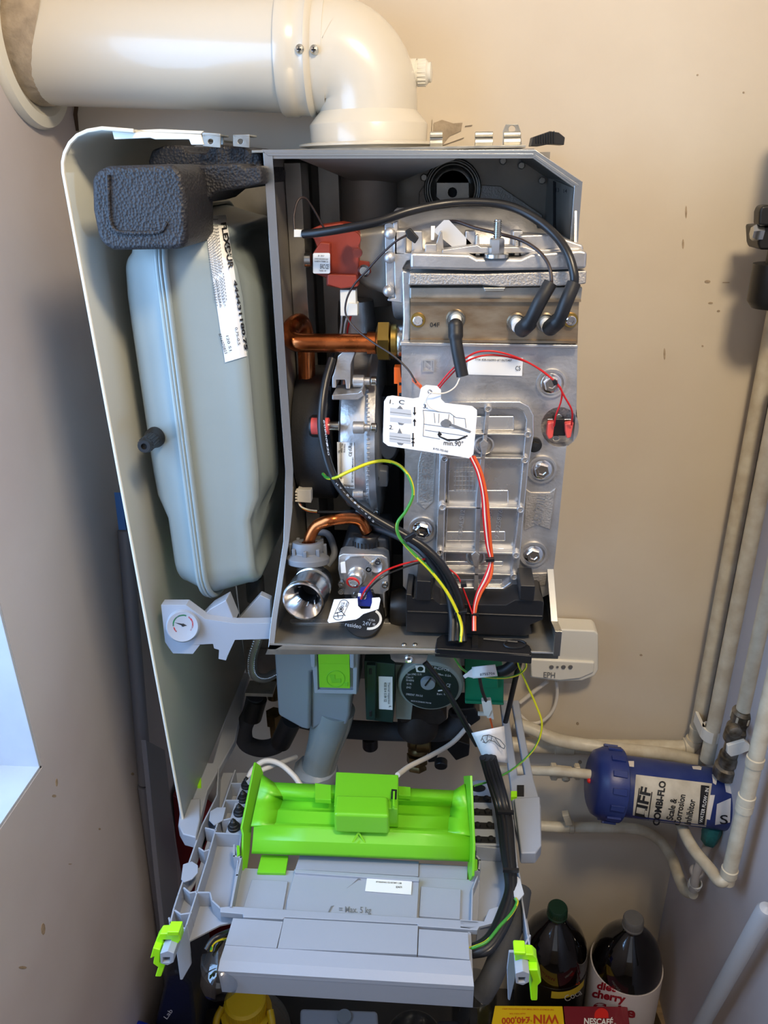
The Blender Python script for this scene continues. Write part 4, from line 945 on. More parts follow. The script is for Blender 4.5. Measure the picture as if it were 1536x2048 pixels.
for x, y in ((980, 1121), (949, 1231)): MB().m('black_plastic').slab([(x-8, y-3), (x+9, y-4), (x+9, y+3), (x-8, y+4)], PY(-.350 if y > 1200 else -.334), .006).build('cable_tie', ow, bevel=.0006)
wires('thin_red_wire', 'red_wire', [(898, 1138, -.34), (915, 1152, -.345), (924, 1172, -.345), (935, 1200, -.345), (945, 1228, -.35)], .0009, par=ow)
for p in ([(808, 1078), (828, 1066), (834, 1072), (812, 1086)], [(908, 1226), (934, 1222), (934, 1228), (908, 1232)], [(921, 1168), (932, 1167), (934, 1175), (922, 1176)]): MB().m('black_plastic').slab(p, PY(-.358), .006).build('cable_tie', har, bevel=.0006)
wires('dark_sensor_wire', 'brown_wire', [(814, 470, -.30), (790, 484, -.30), (762, 510, -.295), (735, 540, -.29), (708, 570, -.285), (693, 600, -.285), (692, 630, -.285), (712, 658, -.29), (745, 684, -.30), (785, 710, -.31), (815, 738, -.315), (832, 765, -.325)], .001, 'very thin dark wire from the sensor bead to the card')
mb = MB().m('knob_black').slab([(810, 462), (820, 456), (838, 476), (830, 488), (814, 476)], PY(-.303), .006).build('sensor_bead', bo, bevel=.001, label='small black sensor bead')
MB().m('white_plastic').slab([(862, 452), (870, 452), (868, 480), (862, 480)], PY(-.30), .004).build('sensor_clip', bo)
wires('sleeve_wire', 'knob_black', [(668, 700, -.24), (655, 740, -.26), (648, 780, -.27)], .0026)
# ================================================================== UNDER THE CHAMBER
def wtube(name, mt, pts, rpx, par, lab=None, sg=16, tw=0, sub=6):
    P = path(pts); r = rpx*mpp(P[len(P)//2]); return MB().m(mt).tube(P, r, sg, sub, twist=tw).build(name, par, label=lab)
S1 = PY(-.235)
mb = MB().m('siphon_grey').slab([(548, 1302), (640, 1303), (640, 1340), (622, 1345), (620, 1462), (603, 1458), (556, 1432)], S1, .06)
mb.slab([(618, 1340), (716, 1318), (716, 1390), (702, 1392), (700, 1432), (694, 1452), (640, 1452), (622, 1464)], PY(-.228), .06)
sph = mb.build('siphon', bo, bevel=.005, seg=3, label='pale grey plastic condensate siphon')
mb = MB().m('grey_plastic').slab([(622, 1300), (716, 1302), (713, 1389), (629, 1387)], PY(-.2435), .02, holes=[[(634, 1303), (706, 1304), (706, 1381), (636, 1380)]]).slab([(624, 1300), (714, 1302), (711, 1385), (630, 1384)], PY(-.2395), .014)
mb.slab([(620, 1308), (630, 1308), (630, 1336), (622, 1334)], PY(-.248), .012).slab([(699, 1308), (708, 1308), (708, 1338), (700, 1336)], PY(-.248), .012).build('label_holder', sph, bevel=.001)
G = PY(-.245)
mb = MB().m('green_label').slab([(636, 1306), (699, 1307), (700, 1377), (639, 1375)], G, .004)
mb.slab([(636, 1306), (699, 1307), (699, 1328), (637, 1327)], PY(-.247), .003)
mb.m('green_plastic').slab(arc_px(671, 1358, 19, 17, 0, 350, 30), PY(-.2456), .0008, holes=[arc_px(671, 1358, 17, 15, 0, 350, 30)]).slab([(658, 1350), (670, 1350), (670, 1358), (682, 1358), (682, 1366), (664, 1366)], PY(-.2456), .0008).slab([(688, 1366), (696, 1364), (696, 1373), (688, 1373)], PY(-.2456), .0008)
mb.build('green_tab', sph, bevel=.0006, label='bright green service tab with moulded symbol')
a, b = at(668, 1425, -.205), at(632, 1552, -.200)
k = mpp(a); dd = (b-a).normalized()
MB().m('siphon_clear').lathe(a-dd*.0, dd, [(40*k, -.01), (41*k, .02), (36*k, .06), (34*k, (b-a).length)], 40).build('siphon_tube', sph, label='translucent grey lower tube')
mb = MB().m('siphon_grey').lathe(b, (0, 0, -1), [(35*k, -.022), (46*k, -.016), (48*k, -.004), (45*k, .004), (43*k, .012)], 12)
mb.m('black_rubber').lathe(b, (0, 0, -1), [(44*k, .012), (42*k, .022), (30*k, .030), (0, .032)], 32); mb.build('siphon_union', sph, label='wide grey union with a black seal')
wtube('drain_elbow', 'lagging', [(510, 1392, -.14), (502, 1425, -.14), (488, 1455, -.14), (492, 1485, -.14), (522, 1497, -.145), (556, 1488, -.16), (572, 1458, -.18), (582, 1440, -.19)], 17, bo, 'dark rubber drain hose bend')
mb = MB().m('black_rubber').tube(path([(514, 1396, -.14), (503, 1435, -.14)]), 22*k, 24, 1).tube(path([(585, 1436, -.19), (562, 1484, -.165)]), 22*k, 24, 1).build('drain_cuffs', bo, label='black rubber cuffs')
mb = MB().m('galv_dark'); P = smooth_path(path([(527, 1222, -.20), (518, 1270, -.20), (505, 1315, -.20), (508, 1348, -.20), (530, 1356, -.19), (560, 1342, -.17)]), 10)
mb.tube(P, .0065, 16, 1); mb.m('zinc')
for i in range(0, len(P)-1, 1): mb.tube([P[i]+V((-.005, -.0045, 0)), P[i]+V((.005, -.0045, .003))], .0011, 5, 1)
mb.build('braided_hose', bo, label='steel braided flexible hose')
mb = MB().m('brass_dull').lathe(at(548, 1425, -.10), (0, 0, -1), [(.014, 0), (.014, .02), (.010, .022), (.010, .05)], 6).lathe(at(548, 1395, -.11), (0, 0, 1), [(.010, 0), (.010, .03)], 20)
mb.m('galv').slab([(490, 1386), (545, 1388), (545, 1394), (490, 1392)], PY(-.16), .03); mb.build('left_valve', bo, label='dull brass valve behind the siphon')
# pump
pc = at(860, 1366, -.200); kp = mpp(pc)
mb = MB().m('pump_grey').lathe(pc, (0, -1, -.12), [(0, -.05), (60*kp, -.05), (66*kp, -.02), (67*kp, 0), (64*kp, .006), (58*kp, .008)], 56)
mb.m('pump_grey').slab([(790, 1330), (835, 1330), (822, 1440), (792, 1438)], PY(-.195), .05)
pump = mb.build('pump', bo, bevel=.001, label='round circulating pump head with a dark face')
NP = V((0, -1, -.12)).normalized(); PP = plane(pc+NP*.0095, NP)
mb = MB().m('pump_disc').lathe(pc, NP, [(58*kp, .006), (57*kp, .009), (0, .009)], 56)
mb.m('siphon_grey').lathe(PP(856, 1364), NP, [(15*kp, -.001), (14*kp, .005), (0, .006)], 30)
mb.m('ink').slab([(849, 1371), (861, 1355), (863, 1357), (851, 1373)], plane(pc+NP*.0162, NP), .0006)
mb.m('fill_grey').text('Type UPM2 15-70', (813, 1350), (843, 1351), 4, PP).text('Class H', (812, 1356), (826, 1357), 4, PP).text('50-60Hz', (812, 1362), (828, 1363), 4, PP).text('TF 95', (813, 1370), (823, 1370), 4, PP).text('IP42', (813, 1377), (822, 1377), 4, PP).text('CE', (892, 1373), (900, 1375), 7, PP).text('MADE IN DENMARK 9764 PM', (822, 1403), (862, 1408), 3, PP).text('Rev. 0.9', (874, 1390), (896, 1390), 4, PP).text('59805547  P/N 0-0', (812, 1390), (845, 1394), 4, PP).text('GRUNDFOS', (852, 1335), (898, 1343), 5, PP).text('Max. 0.5A', (876, 1350), (902, 1354), 4, PP)
mb.m('label').slab([(830, 1331), (850, 1331), (850, 1345), (833, 1344)], PP, .0004, holes=[arc_px(841, 1338, 6, 5, 0, 340, 14)]); mb.slab([(876, 1381), (890, 1379), (890, 1381), (876, 1383)], PP, .0004)
mb.build('pump_face', pump, label='dark pump rating disc with silver screw')
mb = MB().m('pump_iron').lathe(at(836, 1440, -.15), (0, 0, -1), [(.02, -.02), (.03, 0), (.03, .02), (.018, .03)], 24).slab([(795, 1410), (880, 1415), (895, 1440), (880, 1452), (800, 1448)], PY(-.17), .05); mb.build('pump_body', pump, bevel=.004, seg=2, label='rusty iron pump casing')
mb = MB().m('dark_green').slab([(728, 1322), (790, 1328), (786, 1446), (732, 1440)], PY(-.215), .05).slab([(733, 1330), (752, 1331), (750, 1440), (734, 1438)], PY(-.222), .02)
mb.m('ink').slab([(738, 1338), (744, 1338), (744, 1350), (738, 1350)], PY(-.223), .002).slab([(738, 1422), (744, 1422), (743, 1434), (738, 1434)], PY(-.223), .002)
pb = mb.build('pump_electronics', pump, bevel=.0015, label='dark green electronics housing')
mb = MB().m('label').slab([(757, 1353), (785, 1354), (785, 1420), (758, 1418)], PY(-.2165), .0008)
mb.m('ink').text('Thermal inspection', (776, 1365), (776, 1408), 4, PY(-.2175)).text('4500 30 4 15 04 122', (768, 1365), (768, 1404), 5, PY(-.2175)).text('L', (778, 1412), (778, 1416), 4, PY(-.2175)); mb.build('pump_label', pb, label='white sticker with lettering running down')
mb = MB().m('relay_green').slab([(930, 1344), (1008, 1350), (1007, 1409), (930, 1404)], PY(-.20), .04).slab([(960, 1344), (996, 1346), (996, 1378), (960, 1376)], PY(-.206), .01).slab([(930, 1402), (1008, 1407), (1008, 1411), (930, 1408)], PY(-.205), .04)
mb.build('green_actuator', bo, bevel=.0015, label='emerald green actuator box under the lip')
wtube('lagged_pipe', 'lagging', [(690, 1458, -.135), (760, 1462, -.135), (850, 1464, -.135), (890, 1462, -.135), (912, 1446, -.135), (916, 1425, -.135)], 19, bo, 'pipe in dark grey foam lagging', 24)
wtube('lagged_pipe_branch', 'lagging', [(600, 1440, -.12), (650, 1450, -.13), (720, 1458, -.135)], 16, bo)
wtube('dark_copper_pipe', 'copper_dull', [(855, 1325, -.16), (880, 1338, -.17), (920, 1342, -.17), (960, 1338, -.16), (990, 1325, -.13)], 11, bo, 'dull copper pipe below the lip')
wtube('black_hose', 'black_rubber', [(985, 1345, -.19), (1010, 1340, -.20), (1030, 1325, -.20)], 11, bo)
wtube('black_hose', 'black_rubber', [(1040, 1322, -.20), (1028, 1370, -.17), (1012, 1440, -.13), (1000, 1480, -.11)], 5, bo)
for i, (x, y) in enumerate(((836, 1487), (834, 1521))):
    mb = MB().m('brass_dull').lathe(at(x, y, -.09), (0, -.2, -1), [(.012, -.012), (.017, -.010), (.017, .004), (.013, .006), (.016, .010), (.016, .014)], 6 if i else 24)
    if not i: mb.lathe(at(x-15, y, -.10), (1, 0, 0), [(.0, 0), (.010, 0), (.010, .008), (.013, .010), (.013, .03), (.009, .032)], 24)
    mb.build('service_valve', bo, label='chromed brass service valve, upper' if not i else 'chromed brass service valve, lower')
mb = MB().m('black_plastic').slab([(855, 1475), (905, 1478), (940, 1490), (938, 1512), (912, 1522), (892, 1498), (880, 1496), (872, 1524), (856, 1526)], PY(-.10), .03).cyl(at(882, 1520, -.12), (0, -1, -.3), .010, .012, 20).cyl(at(740, 1475, -.12), (0, 0, -1), .012, .02, 20); mb.build('filling_link', bo, bevel=.002, label='black plastic filling link handles')
mb = MB().m('black_plastic').slab([(905, 1420), (950, 1415), (962, 1440), (930, 1462), (905, 1450)], PY(-.14), .04).build('diverter_body', bo, bevel=.003)
# cables under the boiler
ul = wtube('black_mains_cable', 'black_cable', [(850, 1325, -.26), (870, 1350, -.262), (895, 1385, -.262), (918, 1425, -.262), (938, 1462, -.262), (955, 1490, -.265)], 6, bo, 'black cable dropping past the pump')
wtube('white_cable', 'white_wire', [(938, 1450, -.14), (905, 1485, -.17), (860, 1512, -.21), (820, 1532, -.25), (795, 1550, -.285)], 5, bo, 'white cable entering the lime cover')
wc = wtube('cream_hose', 'white_wire', [(486, 1592, -.28), (492, 1570, -.275), (505, 1540, -.26), (530, 1522, -.25), (560, 1528, -.25), (588, 1552, -.26), (606, 1576, -.27), (630, 1586, -.28)], 5.5, bo, 'cream cable looping into a black grommet')
wtube('cream_hose', 'white_wire', [(496, 1566, -.28), (515, 1545, -.26), (550, 1530, -.24), (592, 1514, -.20)], 5, bo, 'shorter cream cable crossing behind the loop')
wtube('earth_loop', 'earth_wire', [(905, 1310, -.30), (925, 1338, -.30), (950, 1350, -.295), (1000, 1356, -.28), (1035, 1350, -.27), (1052, 1335, -.265), (1048, 1318, -.26), (1036, 1325, -.26), (1052, 1365, -.26), (1072, 1410, -.26), (1084, 1450, -.262), (1070, 1495, -.265), (1030, 1535, -.28), (985, 1560, -.29), (948, 1572, -.30)], 2.1, bo, 'thin green and yellow wire looping down on the right', tw=.3)
wtube('plug_lead', 'brown_wire', [(958, 1350, -.26), (964, 1380, -.255), (972, 1402, -.25)], 3.4, bo)
mb = MB().m('white_plastic').slab([(963, 1403), (982, 1402), (985, 1418), (978, 1434), (968, 1430)], PY(-.252), .008).slab([(972, 1420), (985, 1418), (988, 1440), (974, 1436)], PY(-.25), .006).slab([(956, 1426), (978, 1428), (978, 1433), (956, 1432)], PY(-.24), .004).build('white_plug', bo, bevel=.0006, label='white in-line plug')
wtube('plug_lead', 'orange_wire', [(980, 1436, -.25), (983, 1448, -.25), (985, 1456, -.25)], 2, bo)
# ================================================================== FOLD-DOWN CONTROL TRAY
TZ = 1.0
def wall_px(mb, pts, zt, h, th=.0022):
    P = [PZ(zt)(*p) for p in pts]
    for a, b in zip(P, P[1:]):
        d = (b-a); n = V((-d.y, d.x, 0)).normalized()*th/2; e = d.normalized()*th*.4
        mb.prism([a-n-e, b-n+e, b+n+e, a+n-e], (0, 0, -h))
    return mb
tray = bpy.data.objects.new('control_tray', None); SC.collection.objects.link(tray); place(tray, PZ(TZ)(700, 1750), bo); tray['label'] = 'grey ribbed plastic control tray folded down flat'
mb = MB().m('grey_plastic')
FLp = PZ(TZ-.022)
mb.slab([(446, 1545), (500, 1545), (482, 1700), (478, 1800), (462, 1845), (440, 1850), (372, 1885), (334, 1880), (352, 1812), (382, 1735), (412, 1650)], FLp, .003, holes=[[(408, 1660), (420, 1662), (398, 1735), (384, 1742)], [(392, 1762), (388, 1790), (378, 1786)]])
wall_px(mb, [(437, 1537), (434, 1590), (404, 1650), (378, 1725), (356, 1790), (348, 1815), (334, 1872)], TZ, .026)
wall_px(mb, [(470, 1540), (450, 1600), (432, 1655), (414, 1720), (392, 1790), (372, 1852), (374, 1872), (366, 1885)], TZ, .028)
for q in ([(424, 1622), (446, 1622)], [(411, 1655), (432, 1660)], [(398, 1695), (408, 1702), (420, 1698)], [(368, 1775), (380, 1785), (395, 1782)], [(350, 1820), (362, 1828), (382, 1825)], [(430, 1665), (486, 1668)], [(452, 1600), (478, 1600)], [(462, 1566), (482, 1566)], [(444, 1640), (462, 1636)], [(392, 1784), (420, 1784), (424, 1800), (440, 1815), (482, 1822)], [(340, 1852), (372, 1856)], [(482, 1668), (476, 1720), (462, 1812)], [(338, 1835), (346, 1865)]): wall_px(mb, q, TZ, .022)
mb.slab([(366, 1728), (384, 1722), (396, 1730), (396, 1745), (384, 1758), (368, 1764), (362, 1758)], PZ(TZ+.001), .002)
mb.slab([(420, 1622), (434, 1614), (452, 1614), (446, 1640), (428, 1650), (418, 1640)], PZ(TZ+.001), .002)
mb.slab([(372, 1852), (376, 1862), (382, 1930), (365, 1960), (360, 1960), (352, 1900)], PY(-.535), .003)
mb.build('tray_arm', tray, bevel=.0006, seg=1, label='left ribbed arm')
mb = MB().m('grey_plastic')
mb.slab([(950, 1560), (998, 1560), (1012, 1690), (1018, 1760), (1000, 1845), (950, 1860), (948, 1700)], FLp, .003)
wall_px(mb, [(998, 1562), (1004, 1600), (1014, 1640), (1012, 1700), (1018, 1770), (1006, 1812), (980, 1842), (955, 1852)], TZ, .026)
wall_px(mb, [(1026, 1640), (1034, 1730), (1040, 1755), (1044, 1800), (1055, 1868), (1062, 1905)], TZ, .024)
wall_px(mb, [(954, 1692), (1002, 1696)], TZ, .022); wall_px(mb, [(955, 1752), (945, 1778), (943, 1842)], TZ, .022)
mb.slab([(1000, 1636), (1012, 1650), (1012, 1664), (1002, 1674), (992, 1676), (990, 1640)], PZ(TZ+.001), .002)
wall_px(mb, [(1060, 1870), (1042, 1902)], TZ, .02)
mb.slab([(1018, 1905), (1034, 1905), (1030, 1960), (1020, 2002), (1016, 2000), (1014, 1940)], PY(-.585), .003)
mb.slab([(1028, 1755), (1042, 1762), (1046, 1790), (1060, 1870), (1050, 1878), (1030, 1800)], PZ(TZ-.018), .002)
mb.slab([(978, 1818), (996, 1812), (1008, 1815), (1000, 1842), (986, 1846), (940, 1858), (920, 1856), (920, 1838), (968, 1842)], PZ(TZ+.002), .004)
mb.build('tray_arm', tray, bevel=.0006, seg=1, label='right ribbed arm')
# deck
mb = MB().m('grey_plastic')
mb.slab([(478, 1735), (960, 1760), (955, 1858), (455, 1830)], PZ(TZ-.012), .004)
mb.slab([(590, 1741), (836, 1757), (838, 1768), (834, 1838), (572, 1822), (574, 1800)], PZ(TZ-.006), .005)
mb.m('grey_plastic').slab([(504, 1758), (576, 1762), (566, 1820), (486, 1816)], PZ(TZ-.009), .004).slab([(842, 1772), (922, 1778), (920, 1838), (838, 1832)], PZ(TZ-.009), .004)
mb.slab([(588, 1738), (834, 1753), (840, 1757), (838, 1762), (590, 1745)], PZ(TZ-.003), .005).slab([(600, 1708), (838, 1722), (837, 1752), (590, 1738)], PZ(TZ-.012), .003)
mb.slab([(838, 1726), (936, 1732), (934, 1768), (837, 1762)], PZ(TZ-.014), .003)
mb.slab([(440, 1814), (462, 1812), (955, 1842), (962, 1848), (955, 1860), (835, 1852), (835, 1848), (570, 1834), (566, 1838), (486, 1834), (486, 1828), (440, 1824)], PZ(TZ+.002), .008)
deck = mb.build('tray_deck', tray, bevel=.0008, label='stepped grey deck of the tray')
DP = PZ(TZ-.0055)
mb = MB().m('ink_grey').text('= Max. 5 kg', (678, 1824), (742, 1826), 12, DP, .0003).slab([(655, 1826), (662, 1812), (668, 1811), (664, 1814), (658, 1826)], PZ(TZ-.0052), .0002).slab([(704, 1768), (716, 1757), (717, 1752), (719, 1757), (722, 1760), (716, 1759), (694, 1776)], PZ(TZ-.0052), .0002).build('deck_lettering', deck, label='faint moulded writing Max. 5 kg')
mb = MB().m('label').slab([(734, 1755), (824, 1762), (822, 1789), (730, 1782)], PZ(TZ-.0045), .0006); mb.m('ink').text('8738609443 FD187SMT1188', (752, 1765), (803, 1768), 3, PZ(TZ-.0045), .0003).text('BD4676', (792, 1776), (804, 1776), 4, PZ(TZ-.0045), .0003); mb.build('deck_sticker', deck, label='white sticker on the deck')
MB().m('green_plastic').slab([(523, 1709), (577, 1711), (571, 1746), (514, 1745)], PZ(TZ-.008), .004).build('lime_square', deck, bevel=.0005, label='flat lime green square')
# front cover
mb = MB().m('grey_plastic')
CZ = PZ(TZ+.002)
mb.slab([(466, 1836), (566, 1843), (553, 1896), (450, 1889)], CZ, .012).slab([(568, 1836), (836, 1851), (834, 1909), (555, 1896)], CZ, .012).slab([(838, 1858), (936, 1865), (939, 1919), (836, 1910)], CZ, .012)
a, b, c_, d2 = PZ(TZ+.001)(450, 1890), PZ(TZ+.001)(941, 1921), PZ(TZ-.001)(946, 1952), PZ(TZ-.001)(440, 1920)
mb.prism([a, b, c_, d2], (0, 0, -.01))
e, f_ = PZ(TZ-.006)(436, 1942), PZ(TZ-.006)(948, 1973)
mb.prism([d2, c_, f_, e], (0, 0, -.006))
fy = (e.y+f_.y)/2
mb.prism([e, f_, f_+V((0, 0.002, -.036)), e+V((0, .002, -.036))], (0, .004, 0))
mb.slab([(936, 1862), (942, 1866), (946, 1950), (940, 1950)], PZ(TZ-.002), .02)
mb.build('front_cover', tray, bevel=.0012, seg=2, label='smooth grey front cover of the tray')
# lime cover: stepped trough between two end plates
rowsL = [(548, 1566, 1.040), (560, 1583, 1.040), (566, 1592, 1.034), (566, 1600, 1.020), (560, 1618, 1.020), (556, 1622, 1.026), (552, 1646, 1.022), (548, 1651, 1.027), (508, 1654, 1.026), (506, 1679, 1.018), (504, 1700, 1.006), (503, 1706, 1.002)]
rowsR = [(908, 1582, 0), (906, 1596, 0), (904, 1603, 0), (902, 1614, 0), (900, 1632, 0), (898, 1636, 0), (896, 1660, 0), (895, 1665, 0), (942, 1672, 0), (942, 1694, 0), (941, 1716, 0), (941, 1722, 0)]
mb = MB().m('green_plastic'); rows = []
for (x0_, y0_, z), (x1_, y1_, _) in zip(rowsL, rowsR): rows.append([PZ(z)(x0_+(x1_-x0_)*t, y0_+(y1_-y0_)*t) for t in (0, .25, .5, .75, 1)])
mb.grid(rows)
grn = mb.build('lime_cover', bo, solid=.0025, sharp=15, label='bright lime green stepped cover over the wiring')
mb = MB().m('green_plastic')
xL = PZ(1.02)(496, 1655).x; xR = PZ(1.02)(945, 1680).x
SL, SR2 = PX(xL), PX(xR)
mb.slab([(511, 1524), (522, 1532), (527, 1547), (504, 1652), (500, 1700), (494, 1742), (488, 1750), (485, 1730), (487, 1668), (484, 1656)], PY(-.30) if 0 else P3(PZ(1.055)(511, 1524), PZ(1.02)(484, 1656), PZ(.985)(488, 1748)), .003)
mb.build('end_plate', grn, bevel=.0006); mb = MB().m('green_plastic')
mb.slab([(927, 1552), (940, 1551), (946, 1690), (944, 1752), (938, 1764), (934, 1755), (936, 1700)], P3(PZ(1.055)(930, 1552), PZ(1.02)(940, 1690), PZ(.985)(938, 1762)), .003)
mb.build('end_plate', grn, bevel=.0006)
for side, nm in ((0, 'left'), (4, 'right')):
    r2 = []
    for i in range(8):
        t = i/7; q = PZ(1.050-.022*t)(524-22*t, 1550+102*t) if side == 0 else PZ(1.050-.022*t)(930+11*t, 1568+104*t)
        r2.append([rows[i][side], q])
    mb = MB().m('green_plastic'); mb.grid(r2); mb.build('cover_end_slope', grn, solid=.0022, sharp=10)
mb = MB().m('green_plastic')
mb.slab([(672, 1543), (797, 1549), (796, 1618), (668, 1612)], PZ(1.056), .03)
gb_ = mb.build('terminal_box', grn, bevel=.0015, seg=2, label='raised lime box in the middle of the cover')
p = [PZ(1.062)(x, y) for x, y in ((672, 1588), (776, 1591), (779, 1632), (667, 1628))]
MB().m('green_plastic').prism(p, (0, 0, -.030)).build('terminal_lid', gb_, bevel=.004, seg=3)
mb = MB().m('green_plastic').slab([(630, 1566), (662, 1570), (662, 1600), (630, 1598)], PZ(1.044), .006).slab([(797, 1572), (821, 1574), (821, 1592), (797, 1590)], PZ(1.044), .006).build('cover_tabs', grn, bevel=.0004)
mb = MB().m('ink').slab([(783, 1578), (794, 1579), (793, 1598), (782, 1597)], PZ(1.063), .0008); mb.m('green_plastic').slab([(786, 1582), (790, 1582), (789, 1612), (785, 1612)], PZ(1.064), .004).build('box_catch', gb_)
# warning triangle
TP_ = P3(rows[9][1], rows[9][3], rows[10][2])
mb = MB().m('relay_green')
mb = MB().m('green_label').slab([(717, 1662), (742, 1702), (694, 1700)], P3(*[r_ + V((0, 0, .0022)) for r_ in (rows[9][1], rows[9][3], rows[10][2])]), .001, holes=[[(717, 1668), (737, 1699), (700, 1698)]])
mb.text('4', (711, 1694), (719, 1695), 15, P3(*[r_ + V((0, 0, .0022)) for r_ in (rows[9][1], rows[9][3], rows[10][2])])); mb.build('warning_triangle', grn, label='moulded electric shock triangle')
for q in ([(473, 1690), (479, 1690), (480, 1708), (474, 1712)], [(948, 1718), (955, 1718), (955, 1738), (949, 1740)]): MB().m('green_plastic').slab(q, PZ(TZ+.006), .008).build('hinge_pin', grn, bevel=.0008)
mb = MB().m('grey_plastic'); wall_px(mb, [(468, 1690), (468, 1712), (482, 1714), (474, 1750), (462, 1812)], TZ+.004, .02); wall_px(mb, [(954, 1712), (960, 1720), (958, 1740), (944, 1742)], TZ+.004, .02); mb.build('hinge_brackets', tray)
# grommets left, terminal strip right
mb = MB().m('grey_plastic').slab([(484, 1560), (510, 1560), (488, 1668), (450, 1668)], PZ(TZ-.004), .01)
gs = mb.build('grommet_strip', tray, bevel=.001, label='pale grey strip carrying black rubber grommets')
for x, y in ((468, 1652), (479, 1622), (487, 1595), (494, 1568)):
    c = PZ(TZ-.002)(x, y+2); MB().m('black_rubber').lathe(c, (0, 0, 1), [(.0078, -.003), (.0078, .0015), (.0070, .002), (.0060, .005), (.0050, .0055), (.0036, .010), (.0028, .0105), (.001, .014)], 24).build('grommet', gs)
mb = MB().m('grey_plastic').slab([(945, 1562), (992, 1560), (998, 1600), (1006, 1690), (950, 1690)], PZ(TZ+.002), .01)
ts = mb.build('terminal_strip', tray, bevel=.001, label='pale grey strip with four black double seals')
mb = MB().m('ink').slab(arc_px(957, 1576, 14, 7, 0, 345, 23), PZ(TZ+.003), .002); mb.build('round_hole', ts)
for i, (y0_, x0_, x1_) in enumerate(((1598, 944, 982), (1624, 945, 984), (1651, 946, 988), (1679, 948, 991))):
    S = PZ(TZ+.0035); mb = MB().m('black_rubber').slab([(x0_, y0_-7), (x1_, y0_-5), (x1_+1, y0_+6), (x0_, y0_+5)], S, .003)
    for x in (x0_+9, x1_-9): mb.lathe(S(x, y0_), (0, 0, 1), [(.004, 0), (.0035, .003), (0, .0035)], 16)
    mb.build('double_seal', ts)
# lime clips on the arm ends
def clip(pts_top, pts_drop, hx0, nm, lab):
    mb = MB().m('lime_clip').slab(pts_top[0], PY(-.555 if hx0 < 600 else -.60), .010, holes=[pts_top[1]])
    mb.slab(pts_top[2], PY(-.560 if hx0 < 600 else -.605), .012).slab(pts_drop, PY(-.562 if hx0 < 600 else -.607), .014)
    o = mb.build(nm, bo, bevel=.0012, seg=2, label=lab)
    y = -.566 if hx0 < 600 else -.611
    S = PY(y); cx = hx0; cy = 1917 if hx0 < 600 else 1957
    MB().m('grey_plastic').slab([(cx-13, cy-10), (cx+2, cy-15), (cx+15, cy-10), (cx+14, cy+8), (cx+2, cy+14), (cx-12, cy+10)], S, .02, holes=[[(cx-7, cy-2), (cx+7, cy-2), (cx+6, cy+8), (cx-7, cy+8)]]).build('hex_boss', o, bevel=.0006, label='small grey hexagonal boss')
clip(([(320, 1868), (360, 1866), (362, 1880), (350, 1896), (314, 1902), (312, 1880)], [(326, 1880), (342, 1880), (341, 1887), (326, 1888)], [(334, 1864), (358, 1864), (358, 1872), (334, 1873)]), [(306, 1896), (320, 1900), (320, 1925), (330, 1932), (322, 1954), (310, 1954), (316, 1935), (306, 1928), (308, 1914), (300, 1918)], 333, 'lime_clip', 'lime locking clip on the left arm end')
clip(([(1030, 1908), (1066, 1910), (1074, 1918), (1074, 1946), (1030, 1940)], [(1042, 1920), (1058, 1921), (1057, 1929), (1042, 1928)], [(1028, 1905), (1052, 1906), (1052, 1913), (1028, 1912)]), [(1056, 1940), (1076, 1940), (1083, 1965), (1076, 1972), (1075, 2002), (1062, 2002), (1060, 1980), (1064, 1960)], 1044, 'lime_clip', 'lime locking clip on the right arm end')
# clear bubble with wires, left of the front cover
c = PZ(TZ-.02)(425, 1922); 
mb = MB().m('clear_plastic').lathe(c+V((.012, .02, 0)), (0, -1, -.15), [(.02, 0), (.021, .03), (.019, .045), (.012, .053), (0, .056)], 32); bub = mb.build('clear_sleeve', tray, label='clear plastic sleeve round wires')
mb = MB().m('black_rubber').slab([(402, 1905), (442, 1900), (442, 1948), (412, 1946), (400, 1930)], PZ(TZ-.03), .02); mb.build('sleeve_core', bub, bevel=.003)
def tz(pts): return [PZ(z)(x, y) for x, y, z in pts]
MB().m('earth_wire').tube(tz([(422, 1902, 1.0), (426, 1888, 1.0), (438, 1880, 1.0), (452, 1878, .995)]), .0014, 8, 6, twist=.04).build('sleeve_wire', bub)
MB().m('black_cable').tube(tz([(412, 1900, 1.0), (425, 1880, 1.004), (442, 1870, 1.004), (462, 1862, .995)]), .003, 10, 6).build('sleeve_wire', bub)
# cable bundle down the right side of the tray
hb = None
for i, (dx, mt, r) in enumerate(((0, 'black_cable', .0055), (9, 'black_rubber', .005), (-7, 'black_cable', .004), (15, 'black_cable', .004), (5, 'grey_wire' if 0 else 'black_rubber', .0045))):
    P = tz([(972+dx, 1515, 1.09), (985+dx, 1560, 1.05), (1000+dx*.9, 1610, 1.025), (1007+dx*.9, 1650, 1.02), (1012+dx*.8, 1700, 1.016), (1018+dx*.6, 1745, 1.012), (1020+dx*.6, 1780, 1.008), (1010+dx, 1820, 1.004), (988+dx, 1868, 1.0), (962+dx, 1894+dx*.5, .996), (930+dx, 1902+dx*.5, .99)])
    o_ = MB().m(mt).tube(P, r, 12, 6).build('cable_bundle' if i == 0 else 'bundle_cable', hb or bo, label='thick bundle of black cables along the right arm' if i == 0 else None); hb = hb or o_
MB().m('earth_wire').tube(tz([(1030, 1796, 1.012), (1034, 1806, 1.01), (1022, 1828, 1.008), (1000, 1852, 1.006), (975, 1882, 1.003), (950, 1894, 1.0), (938, 1897, .996)]), .0018, 10, 6, twist=.2).build('bundle_cable', hb, label='green and yellow wire in the bundle')
